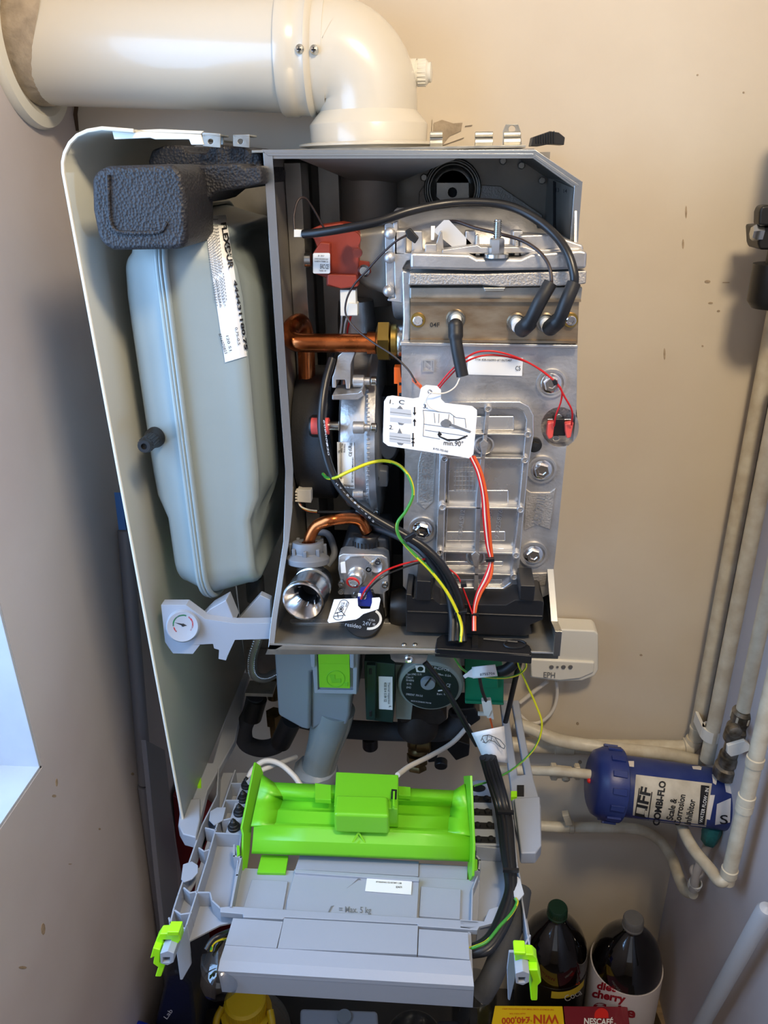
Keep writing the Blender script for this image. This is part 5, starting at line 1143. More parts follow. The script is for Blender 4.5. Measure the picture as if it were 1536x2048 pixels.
MB().m('lagging').tube(tz([(1042, 1780, .985), (1030, 1840, .98), (1005, 1900, .97), (980, 1960, .955), (960, 1990, .94)]), .012, 16, 6).build('grey_conduit_hose', hb, label='wide dull grey hose below the tray')
MB().m('fill_grey').slab([(1026, 1765), (1034, 1752), (1040, 1758), (1048, 1788), (1038, 1800), (1028, 1792)], PZ(1.012), .002).build('pale_tag', hb, label='pale plastic flap beside the bundle')
for y_, x_ in ((1622, 1012), (1738, 1022)): MB().m('black_plastic').slab([(x_-16, y_-3), (x_+16, y_-2), (x_+16, y_+3), (x_-16, y_+2)], PZ(1.03), .004).build('cable_tie', hb)
# ================================================================== TAGS HANGING IN THE BOILER
TG = P3(at(768, 800, -.345), at(952, 815, -.345), at(860, 910, -.352))
pts = [(768, 803), (774, 793), (785, 791), (826, 797), (838, 795), (842, 776), (852, 770), (874, 772), (882, 780), (882, 798), (890, 806), (944, 812), (954, 820), (954, 832), (947, 908), (938, 917), (924, 914), (776, 892), (766, 884), (766, 870)]
t_ = thing('instruction_card', TG(860, 900), 'white instruction card reading min.90 hanging in front of the heat exchanger', 'card')
MB().m('card').slab(pts, TG, .0008, holes=[arc_px(860, 784, 5, 5, 0, 330, 11)]).build('card_sheet', t_, bevel=.0002)
mb = MB().m('ink').text('1.', (779, 807), (787, 808), 8, TG).text('2.', (778, 858), (786, 859), 8, TG).text('3.', (846, 816), (855, 817), 8, TG).text('min.90°', (887, 890), (926, 893), 10, TG).text('8-755-702-565', (866, 899), (896, 905), 4, TG).text('C', (797, 807), (808, 809), 8, TG)
def tl(a, b, w=.7):
    a = V(a); b = V(b); d = (b-a).normalized()*w; n = V((-d.y, d.x)); mb.slab([(a-n)[:], (b-n)[:], (b+n)[:], (a+n)[:]], TG, .0003, off=.0004)
for x0_, y0_ in ((829, 816), (829, 841), (827, 868), (827, 880)):
    pass
for (x_, ya, yb) in ((829, 814, 829), (829, 852, 839), (826, 866, 880), (826, 893, 882)):
    tl((x_, ya), (x_, yb), 1.2); s_ = 1 if yb > ya else -1; mb.slab([(x_-3.5, yb-4*s_), (x_+3.5, yb-4*s_), (x_, yb+2*s_)], TG, .0003, off=.0004)
mb.slab([(875, 869), (878, 862), (884, 869), (880, 872), (895, 878), (915, 878), (934, 870), (936, 872), (918, 881), (895, 882), (878, 874)], TG, .0003, off=.0004)
mb.m('fill_grey').slab([(780, 815), (822, 820), (823, 834), (780, 829)], TG, .0003, off=.0003).slab([(780, 834), (823, 838), (823, 847), (780, 843)], TG, .0003, off=.0003).slab([(779, 864), (821, 869), (821, 888), (779, 883)], TG, .0003, off=.0003)
mb.m('ink_grey').slab([(794, 817), (800, 811), (806, 818)], TG, .0003, off=.0005).slab([(796, 845), (808, 847), (805, 850), (798, 849)], TG, .0003, off=.0005).slab([(795, 866), (799, 856), (804, 867)], TG, .0003, off=.0005).slab([(794, 885), (807, 887), (804, 890), (797, 889)], TG, .0003, off=.0005)
mb.slab(arc_px(892, 847, 11, 8, 0, 345, 15), TG, .0003, off=.0005).slab([(900, 846), (942, 862), (940, 866), (898, 851)], TG, .0003, off=.0005).slab([(888, 846), (889, 838), (895, 838), (896, 846)], TG, .0003, off=.0007)
for a_, b_ in (((846, 820), (900, 826)), ((900, 826), (912, 835)), ((912, 835), (930, 837)), ((846, 820), (848, 838)), ((848, 838), (846, 872)), ((846, 872), (880, 878)), ((848, 848), (935, 860)), ((930, 837), (932, 856)), ((850, 860), (932, 872)), ((868, 826), (870, 846)), ((878, 827), (877, 846)), ((898, 828), (896, 842)), ((907, 832), (908, 848)), ((780, 824), (822, 829)), ((779, 872), (821, 877)), ((779, 877), (821, 882)), ((932, 876), (900, 880))): tl(a_, b_, .5)
mb.build('printed_steps', t_, label='printed numbered drawings and lettering')
MB().m('white_wire').tube(path([(858, 782, -.348), (864, 786, -.35), (890, 786, -.345), (910, 774, -.34), (920, 755, -.335)]), .0007, 6, 6).tube(path([(860, 786, -.35), (852, 800, -.35), (860, 815, -.348), (876, 822, -.346)]), .0005, 6, 5).build('card_string', t_, label='thin clear plastic loop')
# torx tag
TT = P3(at(660, 1240, -.372), at(760, 1200, -.372), at(700, 1225, -.374) + V((0, -.004, .01)))
TT = plane(at(700, 1222, -.373), (-.05, -1, .25))
t_ = thing('torx_tag', TT(655, 1243), 'small white tag reading Torx T10 tucked beside the round black gas valve coil', 'tag')
MB().m('card').slab([(668, 1199), (715, 1197), (716, 1212), (722, 1218), (740, 1218), (744, 1205), (744, 1196), (759, 1195), (761, 1199), (757, 1218), (727, 1228), (722, 1232), (719, 1235), (712, 1239), (658, 1246), (655, 1242)], TT, .0008).build('tag_sheet', t_)
mb = MB().m('ink').text('Torx', (693, 1203), (690, 1213), 5, TT).text('T10', (682, 1204), (681, 1214), 7, TT)
mb.slab(arc_px(682, 1218, 5, 4.4, 0, 340, 12), TT, .0003, holes=[arc_px(682, 1218, 4, 3.4, 0, 340, 12)], off=.0004).slab([(680, 1216), (684, 1216), (684, 1220), (680, 1220)], TT, .0003, off=.0004)
a1 = arc_px(688, 1209, 10, 10, 190, 350, 8)+arc_px(676, 1232, 10, 8, 0, 170, 8); a2 = arc_px(688, 1209, 9.2, 9.2, 190, 350, 8)+arc_px(676, 1232, 9.2, 7.2, 0, 170, 8)
mb.slab(a1, TT, .0003, holes=[a2], off=.0004)
for q in ([(670, 1226), (684, 1222), (685, 1223), (671, 1227)], [(668, 1232), (686, 1230), (686, 1231), (668, 1233)], [(674, 1224), (676, 1236), (677, 1236), (675, 1224)], [(682, 1222), (690, 1232), (691, 1231), (683, 1222)]): mb.slab(q, TT, .0003, off=.0004)
mb.build('tag_print', t_, label='printed Torx T10 lettering')
# the two folded paper flags on the cables
F1 = PY(-.30)
def curved(name, quad, y, bow, lab, txt=None):
    mb = MB().m('card'); rows = []
    a, b, c_, d2 = [V(q) for q in quad]
    for j in range(7):
        l = a.lerp(d2, j/6); r = b.lerp(c_, j/6); rows.append([PY(y-bow*math.sin(math.pi*i/8))(*l.lerp(r, i/8)) for i in range(9)])
    mb.grid(rows); return tag(mb.build(name, solid=.0006), lab, 'tag')
o = curved('cable_flag', [(944, 1334), (990, 1329), (995, 1352), (946, 1357)], -.300, .012, 'small crumpled white flag wrapped on the cable just under the gland plate')
S = PY(-.3125); MB().m('ink').text('8755706', (960, 1352), (990, 1349), 5, S).build('flag_print', o)
MB().m('card').slab([(926, 1352), (944, 1338), (946, 1356), (936, 1354), (930, 1357)], PY(-.30), .0008).build('torn_edge', o)
o = curved('cable_flag', [(943, 1466), (1008, 1452), (1016, 1526), (968, 1520)], -.285, .014, 'larger white paper flag with a pencil drawing wrapped round the black cables')
mb = MB().m('ink_grey'); S = PY(-.3015)
def sk(q, w=.8):
    for a_, b_ in zip(q, q[1:]):
        a_ = V(a_); b_ = V(b_); d = (b_-a_).normalized()*w; n = V((-d.y, d.x)); mb.slab([(a_-n)[:], (b_-n)[:], (b_+n)[:], (a_+n)[:]], S, .0003)
sk([(962, 1482), (966, 1472), (978, 1470), (990, 1475), (1000, 1480), (1010, 1492), (1008, 1498), (998, 1492), (990, 1484), (978, 1480), (972, 1486), (965, 1484)]); sk([(975, 1470), (974, 1481)]); sk([(984, 1472), (982, 1482)]); sk([(990, 1476), (1002, 1494)]); sk([(964, 1476), (970, 1486)])
mb.build('flag_drawing', o, label='small line drawing of a plug')
# ================================================================== THINGS ON THE BACK WALL, RIGHT
def px_pipe(name, pts, rpx, lab, group=None, mt='painted_pipe', fit=(), ends=None, sub=6, cat='pipe'):
    P = path(pts); r = rpx*mpp(P[len(P)//2]); P2 = [p.copy() for p in P]
    o = MB().m(mt).tube(P2, r, 20, sub).build(name); tag(o, lab, cat, group)
    for k, (x, y, d, dr, rf, ln) in enumerate(fit):
        c = at(x, y, d); q = V(dr).normalized(); MB().m(mt).lathe(c-q*ln/2, q, [(r*1.0, -.001), (r*rf, 0), (r*rf, ln), (r*1.0, ln+.001)], 20).build('joint', o)
    return o
def vert(name, px, py, y, rpx, z1, lab, z0=None, fit=(), mt='painted_pipe'):
    c = at(px, py, y); r = rpx*mpp(c); z0 = c.z if z0 is None else z0
    o = MB().m(mt).cyl(V((c.x, y, z0)), (0, 0, 1), r, z1-z0, 24).build(name); tag(o, lab, 'pipe', 'painted vertical pipes in the right corner')
    for zz, rf, ln in fit: MB().m(mt).lathe(V((c.x, y, zz)), (0, 0, 1), [(r, -.001), (r*rf, 0), (r*rf, ln), (r, ln+.001)], 24).build('pipe_joint', o)
    return o, c, r
vA, cA, rA = vert('vertical_pipe', 1391, 1478, -.028, 13.5, 2.3, 'leftmost painted vertical pipe in the right corner, ending in an elbow', fit=((at(1392, 1478, -.028).z+.02, 1.12, .004),))
vB, cB, rB = vert('vertical_pipe', 1415, 1520, -.076, 14.5, 1.50, 'second painted vertical pipe from the left, held by a white clip above the canister')
zcl = at(1425, 1465, -.072).z
mb = MB().m('white_plastic').ring(V((cB.x, -.072, zcl-.01)), (0, 0, 1), rB*1.02, rB*1.35, .02, 24).box((cB.x-rB*1.4, -.072, zcl-.01), (cB.x-rB*1.0, -.035, zcl+.01)).build('pipe_clip', vB)
px_pipe('horizontal_pipe', [(1000, 1488, -.028), (1100, 1492, -.028), (1200, 1494, -.028), (1300, 1495, -.028), (1362, 1496, -.028), (1380, 1492, -.028), (1388, 1478, -.028)], 15.5, 'upper painted horizontal pipe running along the wall to the corner elbow', fit=((1128, 1493, -.028, (1, 0, 0), 1.08, .03), (1376, 1493, -.028, (1, 0, .1), 1.12, .012)))
px_pipe('diagonal_pipe', [(1030, 1445, -.03), (1065, 1458, -.04), (1110, 1478, -.055), (1170, 1490, -.07), (1250, 1500, -.075), (1330, 1508, -.07), (1395, 1522, -.056)], 13, 'painted pipe crossing over the upper pipe above the blue canister')
h3 = px_pipe('inlet_pipe', [(1000, 1540, -.085), (1060, 1541, -.09), (1120, 1543, -.11), (1190, 1550, -.13)], 9.5, 'small painted pipe with a test valve entering the blue canister cap')
k = mpp(at(1110, 1544, -.085))
for x, w_, r_ in ((1100, 12, 17), (1148, 10, 16)):
    MB().m('painted_pipe').lathe(at(x, 1543, -.085), (1, 0, 0), [(r_*k*.8, 0), (r_*k, .002), (r_*k, w_*k), (r_*k*.8, (w_+2)*k)], 6).build('compression_nut', h3)
MB().m('painted_pipe').lathe(at(1110, 1543, -.085), (1, 0, 0), [(11*k, 0), (13*k, .003), (11*k, .026)], 20).lathe(at(1131, 1550, -.09), (0, -1, -.5), [(8*k, 0), (8*k, .008), (5*k, .010), (0, .010)], 16).build('test_valve', h3)
h4 = px_pipe('lower_pipe', [(1000, 1650, -.025), (1082, 1652, -.025), (1140, 1655, -.025), (1220, 1655, -.025), (1280, 1660, -.026), (1318, 1680, -.03), (1342, 1712, -.06), (1356, 1750, -.10), (1370, 1780, -.13), (1386, 1786, -.148)], 10.5, 'lower small painted pipe sweeping down toward the corner')
c = at(1138, 1654, -.025); MB().m('painted_pipe').ring(c, (1, 0, 0), 10*k, 14*k, .008, 20).slab([(1125, 1632), (1138, 1630), (1146, 1650), (1132, 1652)], PY(-.04), .012).build('pipe_clip', h4, bevel=.001)
# fitting stack on the third pipe
vC, cC, rC = vert('vertical_pipe', 1484, 1432, -.155, 14, 2.3, 'short painted pipe dropping into the brass stop valve', fit=())
a = at(1484, 1432, -.155); b = at(1448, 1552, -.140); dd = (b-a).normalized(); L = (b-a).length; kk = mpp(a)
t_ = thing('stop_valve', b, 'paint splashed brass stop valve above the blue canister in the corner', 'valve')
mb = MB().m('old_metal')
mb.lathe(a, dd, [(15*kk, -.012), (21*kk, -.008), (21*kk, .006), (17*kk, .010), (17*kk, .018), (23*kk, .022), (24*kk, .045), (17*kk, .050), (17*kk, L*.62), (21*kk, L*.63), (22*kk, L*.74), (18*kk, L*.76), (18*kk, L*.80), (24*kk, L*.82), (25*kk, L*.96), (20*kk, L)], 24)
mb.build('valve_body', t_)
MB().m('painted_pipe').lathe(a, dd, [(16*kk, -.01), (22*kk, -.006), (22*kk, .004), (16*kk, .008)], 6).build('top_nut', t_)
MB().m('old_metal').lathe(at(1468, 1460, -.185), (0, -1, 0), [(.0, -.006), (13*kk, -.004), (13*kk, .006), (9*kk, .008), (0, .008)], 24).build('screw_slot', t_)
MB().m('white_plastic').slab([(1455, 1492), (1490, 1482), (1500, 1490), (1498, 1502), (1478, 1510), (1462, 1514), (1454, 1506)], PY(-.185), .006).build('valve_lever', t_, bevel=.001, label='cream painted lever')
# right hand pipe, its lower bend
pD = PX(XR-.03)
a, b = pD(1546, 1440), pD(1454, 1764); kk = mpp(b); r = 14*kk
o = MB().m('painted_pipe').cyl(V((b.x, b.y, b.z)), (0, 0, 1), r, 1.9-b.z, 24).build('vertical_pipe'); tag(o, 'rightmost painted vertical pipe on the right wall, with two soldered joints', 'pipe', 'painted vertical pipes in the right corner')
for y_ in (1530, 1605, 1620, 1750):
    zz = pD(1500, y_).z if 0 else plane((0, b.y, 0), (0, -1, 0))(1536-(y_-1440)*.28, y_).z
    MB().m('painted_pipe').lathe(V((b.x, b.y, zz)), (0, 0, 1), [(r, -.001), (r*1.14, 0), (r*1.14, .012), (r, .013)], 24).build('pipe_joint', o)
P = [at(1364, 1652, -.15), at(1374, 1676, -.175), at(1392, 1705, -.205), at(1420, 1738, -.24), at(1440, 1762, b.y), b+V((0, 0, .01))]
MB().m('painted_pipe').tube(P, 12.5*kk, 20, 6).build('lower_bend', o)
P = [at(1424, 1662, -.155), at(1414, 1695, -.155), at(1401, 1725, -.155), at(1392, 1750, -.155), at(1386, 1780, -.155)]
o = MB().m('pipe_dull').tube(P, 10*kk, 20, 6).build('outlet_pipe'); tag(o, 'short dull pipe with a teal stained nut below the blue canister', 'pipe')
MB().m('teal').lathe(P[0], (P[1]-P[0]), [(20*kk, -.012), (21*kk, .004), (19*kk, .010), (17*kk, .022), (14*kk, .024)], 6).build('teal_nut', o, label='teal corroded nut')
MB().m('pipe_dull').ball(at(1394, 1743, -.15), 17*kk, 20, k=.9).build('round_joint', o)
MB().m('white_plastic').ring(at(1388, 1772, -.15), (0, -.3, 1), 12*kk, 15*kk, .012, 20).build('end_collar', o)
# blue canister
a, b = at(1232, 1569, -.135), at(1446, 1599, -.135); ax_ = (b-a).normalized(); kk = mpp(a); L = (b-a).length
t_ = thing('inhibitor_canister', at(1330, 1640, -.135), 'blue canister labelled LIFF COMBI-FLO scale and corrosion inhibitor on its side', 'canister')
can = MB().m('canister_blue').lathe(a, ax_, [(57*kk, -.01), (59*kk, 0), (59*kk, L*.5), (58*kk, L), (58*kk, L+.014), (54*kk, L+.022), (40*kk, L+.028), (0, L+.030)], 64).build('canister_body', t_)
mb = MB().m('canister_blue').lathe(a, ax_, [(0, -.040), (52*kk, -.038), (62*kk, -.034), (67*kk, -.026), (70*kk, -.022), (72*kk, -.004), (72*kk, .004), (66*kk, .006), (60*kk, .006)], 64)
u = ax_.orthogonal().normalized(); w_ = ax_.cross(u)
for i in range(14):
    an = i*math.pi/7; q = a+(u*math.cos(an)+w_*math.sin(an))*71*kk; tdir = (-u*math.sin(an)+w_*math.cos(an)); mb.prism([q-ax_*.020-tdir*.004, q+ax_*.000-tdir*.005, q+ax_*.000+tdir*.005, q-ax_*.020+tdir*.004], (q-a).normalized()*.0035)
mb.m('seal_red').ball(a-ax_*.040, .004, 12); mb.build('canister_cap', t_, bevel=.0006, label='ribbed blue screw cap')
CS = surf_of(can, PY(-.165))
mb = MB().m('canister_label'); drape(mb, [(1272, 1549), (1424, 1567), (1412, 1654), (1265, 1636)], CS, .0008, 24, 14)
mb.m('ink').text('LIFF', (1290, 1636), (1303, 1577), 21, CS, .0016, bold=.03).text('COMBI-FLO', (1318, 1652), (1332, 1563), 13, CS, .0016, bold=.04).text('Scale &', (1345, 1641), (1354, 1598), 13, CS, .0016, bold=.02).text('Corrosion', (1360, 1652), (1371, 1590), 13, CS, .0016, bold=.02).text('Inhibitor', (1381, 1650), (1391, 1600), 13, CS, .0016, bold=.02)
mb.m('label_black'); drape(mb, [(1402, 1570), (1419, 1572), (1409, 1650), (1396, 1648)], CS, .0013, 4, 12)
drape(mb, [(1278, 1576), (1280, 1576), (1271, 1632), (1269, 1632)], CS, .0013, 2, 8); drape(mb, [(1303, 1584), (1305, 1584), (1297, 1640), (1295, 1640)], CS, .0013, 2, 8)
mb.m('label').text('WATER FLOW - IN', (1405, 1646), (1418, 1577), 7, CS, .002)
mb.build('canister_label', t_, label='grubby cream label with black lettering')
mb = MB().m('paint_flake'); drape(mb, [(1252, 1522), (1268, 1522), (1268, 1534), (1252, 1532)], CS, .0009, 3, 3); drape(mb, [(1384, 1532), (1404, 1532), (1402, 1540), (1386, 1538)], CS, .0009, 3, 3); drape(mb, [(1420, 1590), (1430, 1590), (1420, 1640), (1412, 1638)], CS, .0011, 3, 5); drape(mb, [(1434, 1608), (1462, 1596), (1460, 1645), (1430, 1650)], CS, .0009, 5, 6); drape(mb, [(1448, 1560), (1462, 1562), (1468, 1590), (1452, 1584)], CS, .0009, 4, 4); drape(mb, [(1424, 1548), (1436, 1552), (1432, 1570), (1426, 1566)], CS, .0009, 4, 4); drape(mb, [(1240, 1580), (1244, 1580), (1243, 1596), (1240, 1594)], CS, .0009, 2, 3)
mb.m('label_black').text('S', (1440, 1648), (1456, 1648), 18, CS, .0016); mb.build('paint_flakes', t_, label='splashes of cream paint')
# EPH receiver
RC = PY(-.040)
t_ = thing('wireless_receiver', at(1140, 1364, -.02), 'white EPH control box on the wall right of the boiler', 'control box')
mb = MB().m('white_plastic').slab([(1060, 1256), (1190, 1262), (1197, 1268), (1197, 1340), (1190, 1352), (1165, 1362), (1120, 1364), (1060, 1356)], RC, .035)
mb.slab([(1060, 1318), (1190, 1325), (1188, 1346), (1160, 1358), (1120, 1362), (1062, 1355)], PY(-.044), .01); mb.build('receiver_case', t_, bevel=.003, seg=3)
mb = MB().m('cap_grey')
for x in (1103, 1115, 1127, 1141): mb.lathe(PY(-.045)(x, 1334), (0, -1, 0), [(.0035 if x != 1115 else .002, 0), (.003 if x != 1115 else .0015, .0012), (0, .0012)], 16)
mb.m('ink_grey').text('EPH', (1087, 1355), (1110, 1356), 11, PY(-.0448)).build('receiver_lettering', t_, label='grey EPH letters and four small lights')
MB().m('white_wire').tube(path([(1113, 1362, -.02), (1114, 1390, -.015), (1106, 1420, -.015), (1085, 1442, -.015), (1060, 1446, -.015), (1040, 1430, -.015)]), .0028, 10, 6).tube(path([(1095, 1362, -.02), (1065, 1385, -.015), (1040, 1405, -.015)]), .0035, 10, 6).build('receiver_cables', t_, label='pale cables from the box')
# black gas cock at the right edge
S = PY(-.10)
t_ = thing('gas_cock', at(1540, 560, -.08), 'black valve with lever at the right edge of the photo', 'valve')
c = at(1560, 500, -.09); 
mb = MB().m('knob_black').slab([(1524, 412), (1536, 410), (1580, 412), (1580, 452), (1518, 452), (1519, 425)], S, .02).slab([(1514, 452), (1580, 450), (1580, 500), (1520, 500), (1516, 488)], PY(-.09), .04)
mb.build('valve_block', t_, bevel=.003)
MB().m('zinc').lathe(at(1514, 465, -.09), (-1, 0, 0), [(.010, -.005), (.010, .002), (.007, .006), (.0, .006)], 6).build('square_nut', t_)
MB().m('knob_black').lathe(V((c.x, -.09, c.z-.035)), (0, 0, 1), [(.020, -.03), (.026, -.022), (.026, .02)], 32).build('valve_outlet', t_)
MB().m('knob_black').lathe(V((c.x+.01, -.09, c.z+.05)), (0, 0, 1), [(.020, 0), (.020, .03), (.026, .035), (.026, .10)], 32).build('valve_inlet', t_)
MB().m('knob_black').cyl(V((c.x+.004, -.085, c.z-.04)), (0, 0, 1), .015, .10, 24).build('valve_stem', t_)
# leaning grey bar in front of the right wall
S = PX(XR-.03); a, b = S(1530, 1822), S(1385, 2080)
tag(MB().m('bar_grey').lathe(a, (b-a), [(0, -.010), (.008, -.007), (.0105, 0), (.0105, (b-a).length)], 24).build('grey_bar'), 'round grey bar leaning against the bottom of the right wall', 'bar')
# ================================================================== THINGS STANDING BELOW
SHZ = .22
sh = MB().m('floor_dark').box((XL, -.62, SHZ-.03), (XR, -.002, SHZ)).build('low_shelf'); tag(sh, 'dark low shelf carrying the bottles and boxes under the boiler', 'shelf')
MB().m('floor_dark').box((XL+.02, -.60, 0), (XL+.05, -.02, SHZ-.03)).build('shelf_leg', sh); MB().m('floor_dark').box((XR-.05, -.60, 0), (XR-.02, -.02, SHZ-.03)).build('shelf_leg', sh)
def bottle(x, y, nm, lab, capm, liquid, group=None, top=.345):
    t = thing(nm, (x, y, SHZ), lab, 'bottle', group)
    MB().m('cola_dark').lathe((x, y, SHZ), (0, 0, 1), [(.0, 0), (.045, .0), (.057, .008), (.061, .03), (.062, .10), (.062, .215), (.0605, .235), (.057, .255), (.050, .275), (.040, .291), (.028, .305), (.0175, .315), (.0145, .320), (.0145, top-.018)], 56).build('bottle_body', t)
    mb = MB().m(capm).lathe((x, y, SHZ+top-.022), (0, 0, 1), [(.0180, 0), (.0180, .003), (.0172, .004), (.0172, .018), (.0155, .0205), (.0, .0208)], 40)
    for k in range(30):
        a = k*math.pi/15; mb.tube([V((x+.0172*math.cos(a), y+.0172*math.sin(a), SHZ+top-.017)), V((x+.0172*math.cos(a), y+.0172*math.sin(a), SHZ+top-.006))], .0005, 4, 1)
    mb.build('bottle_cap', t); return t
zt_ = SHZ+.345
p = PZ(zt_)(1116, 1812); q = PZ(zt_)(1268, 1834)
b1 = bottle(p.x, p.y, 'cola_bottle', 'large dark cola bottle with a green cap behind the yellow box', 'bottle_green', None)
def band(x, y, r, z0, z1, mt, nm, par, a0=200, a1=340, n=40, lab=None):
    mb = MB().m(mt); mb.grid([[V((x+r*math.cos(math.radians(a0+(a1-a0)*i/n)), y+r*math.sin(math.radians(a0+(a1-a0)*i/n)), z)) for i in range(n+1)] for z in (z0, z1)]); return mb.build(nm, par, label=lab)
lb = MB().m('label_black').lathe((p.x, p.y, SHZ+.09), (0, 0, 1), [(.0624, 0), (.0627, .0), (.0627, .125), (.0624, .125)], 56).build('bottle_label', b1, label='black label')
yb = band(p.x, p.y, .0632, SHZ+.192, SHZ+.210, 'gold', 'yellow_band', lb, 262, 325, lab='yellow band with red lettering')
LS = surf_of(lb, PY(p.y))
zb = plane((p.x, p.y-.055, 0), (0, -1, 0))
mb = MB().m('text_red').text('CAFFEINE FREE', (1116, 1978), (1160, 1968), 7, LS, .0015); mb.m('fill_grey').text('Coca', (1132, 2004), (1165, 1988), 12, LS, .0015); mb.build('label_lettering', lb)
b2 = bottle(q.x, q.y, 'cola_bottle', 'diet cherry cola bottle with a grey cap behind the red box', 'cap_grey', None)
l2 = MB().m('cola_label').lathe((q.x, q.y, SHZ+.07), (0, 0, 1), [(.0624, 0), (.0628, .0), (.0628, .158), (.0624, .160)], 56).build('bottle_label', b2, label='silvery white label')
LS = surf_of(l2, PY(q.y-.05))
mb = MB().m('cherry_red').text('diet', (1193, 1977), (1231, 1984), 14, LS, .0012, bold=.04).text('cherry', (1183, 1993), (1250, 2006), 15, LS, .0012, bold=.04).text('Coke', (1184, 2024), (1270, 2036), 20, LS, .0012, bold=.03); drape(mb, [(1257, 1964), (1269, 1962), (1264, 1988), (1256, 1984)], LS, .001, 3, 4); mb.build('label_lettering', l2, label='dark red diet cherry lettering')
# boxes
def carton(px, z, h, mt, nm, lab):
    S = PZ(z); P = [S(*a) for a in px]; return P
zb_ = SHZ+.20
S = PZ(zb_)
t_ = thing('yellow_carton', S(1055, 2040), 'yellow box printed WIN £40,000 next to the red coffee box', 'box')
P = [S(990, 2011), S(1125, 2012), S(1133, 2090), S(975, 2090)]
MB().m('box_yellow').prism(P, (0, 0, -.20)).build('carton', t_, bevel=.001)
mb = MB().m('text_red').text('WIN', (1118, 2030), (1067, 2030), 17, S, .0006, bold=.03).text('£40,000', (1060, 2034), (1003, 2036), 12, S, .0006, bold=.03).text('a', (1064, 2040), (1061, 2040), 6, S, .0006).text('SALARY FOR A YEAR', (1051, 2026), (1019, 2026), 3, S, .0006).text('THE WORLD IS YOURS TERMS AND CONDITIONS APPLY', (1108, 2018), (1004, 2016), 3, S, .0006); mb.build('carton_lettering', t_, label='orange red lettering seen upside down')
t_ = thing('coffee_carton', S(1195, 2040), 'dark red coffee box with white lettering at the bottom right', 'box')
P = [S(1127, 2012), S(1255, 2013), S(1264, 2090), S(1135, 2090)]
MB().m('box_red').prism(P, (0, 0, -.20)).build('carton', t_, bevel=.001)
mb = MB().m('spot_red').slab(arc_px(1203, 2030, 14, 14, 180, 360, 14)+[(1217, 2036), (1189, 2036)], PZ(zb_+.0005), .0004); mb.m('label').text('NESCAFÉ', (1168, 2048), (1226, 2050), 12, S, .001, bold=.03).text('®', (1228, 2050), (1232, 2050), 4, S, .001); mb.build('carton_lettering', t_, label='white coffee lettering under a red spot')
# brown paper bag behind the red box, timber at the far right
p = PZ(SHZ)(1300, 2040)
a, b = PZ(.30)(1288, 1965), PZ(.30)(1345, 2100)
tag(MB().m('wood').prism([a, a+V((.018, 0, 0)), b+V((.018, 0, 0)), b], (0, 0, -.08)).build('timber_batten', bevel=.001), 'pale timber batten lying beside the diet cola bottle', 'batten')
# jug with yellow cap
p = PZ(.50)(490, 2000)
t_ = thing('oil_jug', (p.x, p.y, SHZ), 'dark plastic jug with a yellow screw cap below the tray', 'jug')
MB().m('jug_body').lathe((p.x, p.y, SHZ), (0, 0, 1), [(0, 0), (.07, 0), (.075, .01), (.075, .17), (.068, .205), (.05, .225), (.03, .24), (.03, .25)], 48).build('jug_body', t_)
mb = MB().m('jug_yellow').lathe((p.x, p.y, .47), (0, 0, 1), [(.042, -.004), (.042, .002), (.034, .004), (.034, .030), (.030, .034), (0, .034)], 48)
for k in range(48):
    a = k*math.pi/24; mb.tube([V((p.x+.034*math.cos(a), p.y+.034*math.sin(a), .476)), V((p.x+.034*math.cos(a), p.y+.034*math.sin(a), .498))], .0008, 4, 1)
mb.build('jug_cap', t_, label='yellow ribbed cap')
mb = MB().m('jug_yellow').tube([V((p.x-.045, p.y-.05, .40)), V((p.x-.047, p.y-.02, .465)), V((p.x-.040, p.y, .478))], .006, 12, 6).tube([V((p.x+.045, p.y-.05, .40)), V((p.x+.047, p.y-.02, .465)), V((p.x+.040, p.y, .478))], .006, 12, 6).build('jug_handle', t_, label='yellow handle')
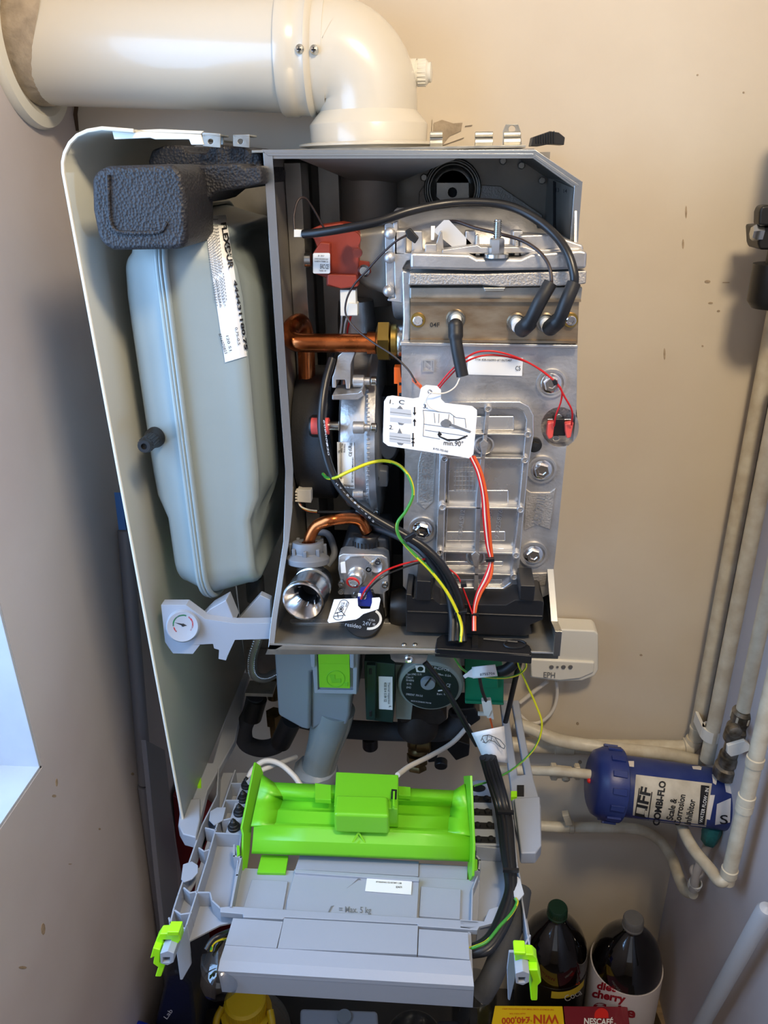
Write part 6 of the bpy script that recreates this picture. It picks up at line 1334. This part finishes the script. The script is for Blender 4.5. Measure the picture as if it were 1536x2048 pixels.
# blue bucket lid
p = PZ(.52)(262, 2036); R_ = .10
p = V((p.x, p.y-R_, 0))
t_ = thing('blue_bucket', (p.x, p.y, SHZ), 'bright blue round lidded bucket at the bottom left corner', 'bucket')
MB().m('bucket_blue').lathe((p.x, p.y, SHZ), (0, 0, 1), [(0, 0), (.08, 0), (.092, .27)], 64).build('bucket_body', t_)
MB().m('bucket_blue').lathe((p.x, p.y, .49), (0, 0, 1), [(.094, -.01), (.100, -.008), (.101, .022), (.099, .028), (.094, .030), (.090, .024), (.086, .018), (0, .018)], 64).build('bucket_lid', t_, label='raised rim blue lid')
# dark bag, black box with white scribble
a, b = at(300, 1945, -.16), at(420, 1960, -.16)
t_ = tag(MB().m('dark_bag').slab([(310, 2048), (332, 1950), (352, 1944), (382, 1970), (390, 2030), (390, 2110), (300, 2120)], PY(-.30), .10).build('black_carton', bevel=.006, seg=3), 'black upright carton with white handwriting beside the blue bucket', 'box')
mb = MB().m('label').text('Lab', (334, 2039), (346, 2022), 9, PY(-.3005)).build('handwriting', t_, label='small white handwriting')
tag(MB().m('dark_bag').slab([(370, 1975), (420, 1960), (450, 1990), (470, 2020), (395, 2030)], PY(-.16), .09).build('dark_bag', bevel=.015, seg=4), 'dark blue crumpled bag behind the yellow capped jug', 'bag')
# grey crate and glass jars under the tray
c = PZ(.42)(690, 2025)
S = PZ(.45)
t_ = tag(MB().m('grey_plastic').prism([S(600, 2015), S(755, 2020), S(760, 2100), S(600, 2100)], (0, 0, -.22)).build('grey_tub', bevel=.006, seg=3), 'grey plastic tub below the middle of the tray', 'tub')
MB().m('siphon_grey').cyl(S(690, 2026)+V((0, -.01, -.02)), (0, 0, 1), .012, .028, 20).build('tub_rib', t_)
for x, y, z, r, lab in ((828, 2075, .45, .05, 'empty clear glass jar with a round rim, left of the yellow box'), (950, 1975, .42, .04, 'empty clear glass jar behind the yellow box')):
    c = PZ(z)(x, y); o = MB().m('clear_plastic').lathe((c.x, c.y, SHZ), (0, 0, 1), [(0, .004), (r*.9, .004), (r, .02), (r, z-SHZ-.02), (r*.9, z-SHZ-.005), (r*.92, z-SHZ), (r*.88, z-SHZ), (r*.86, z-SHZ-.01), (r*.95, z-SHZ-.025), (r*.95, .02), (0, .01)], 48).build('glass_jar'); tag(o, lab, 'jar')
tag(MB().m('dark_bag').prism([PZ(.36)(875, 2040), PZ(.36)(920, 2040), PZ(.36)(925, 2110), PZ(.36)(875, 2110)], (0, 0, -.139)).build('black_box', bevel=.004), 'low black box in the shade between the jars', 'box')
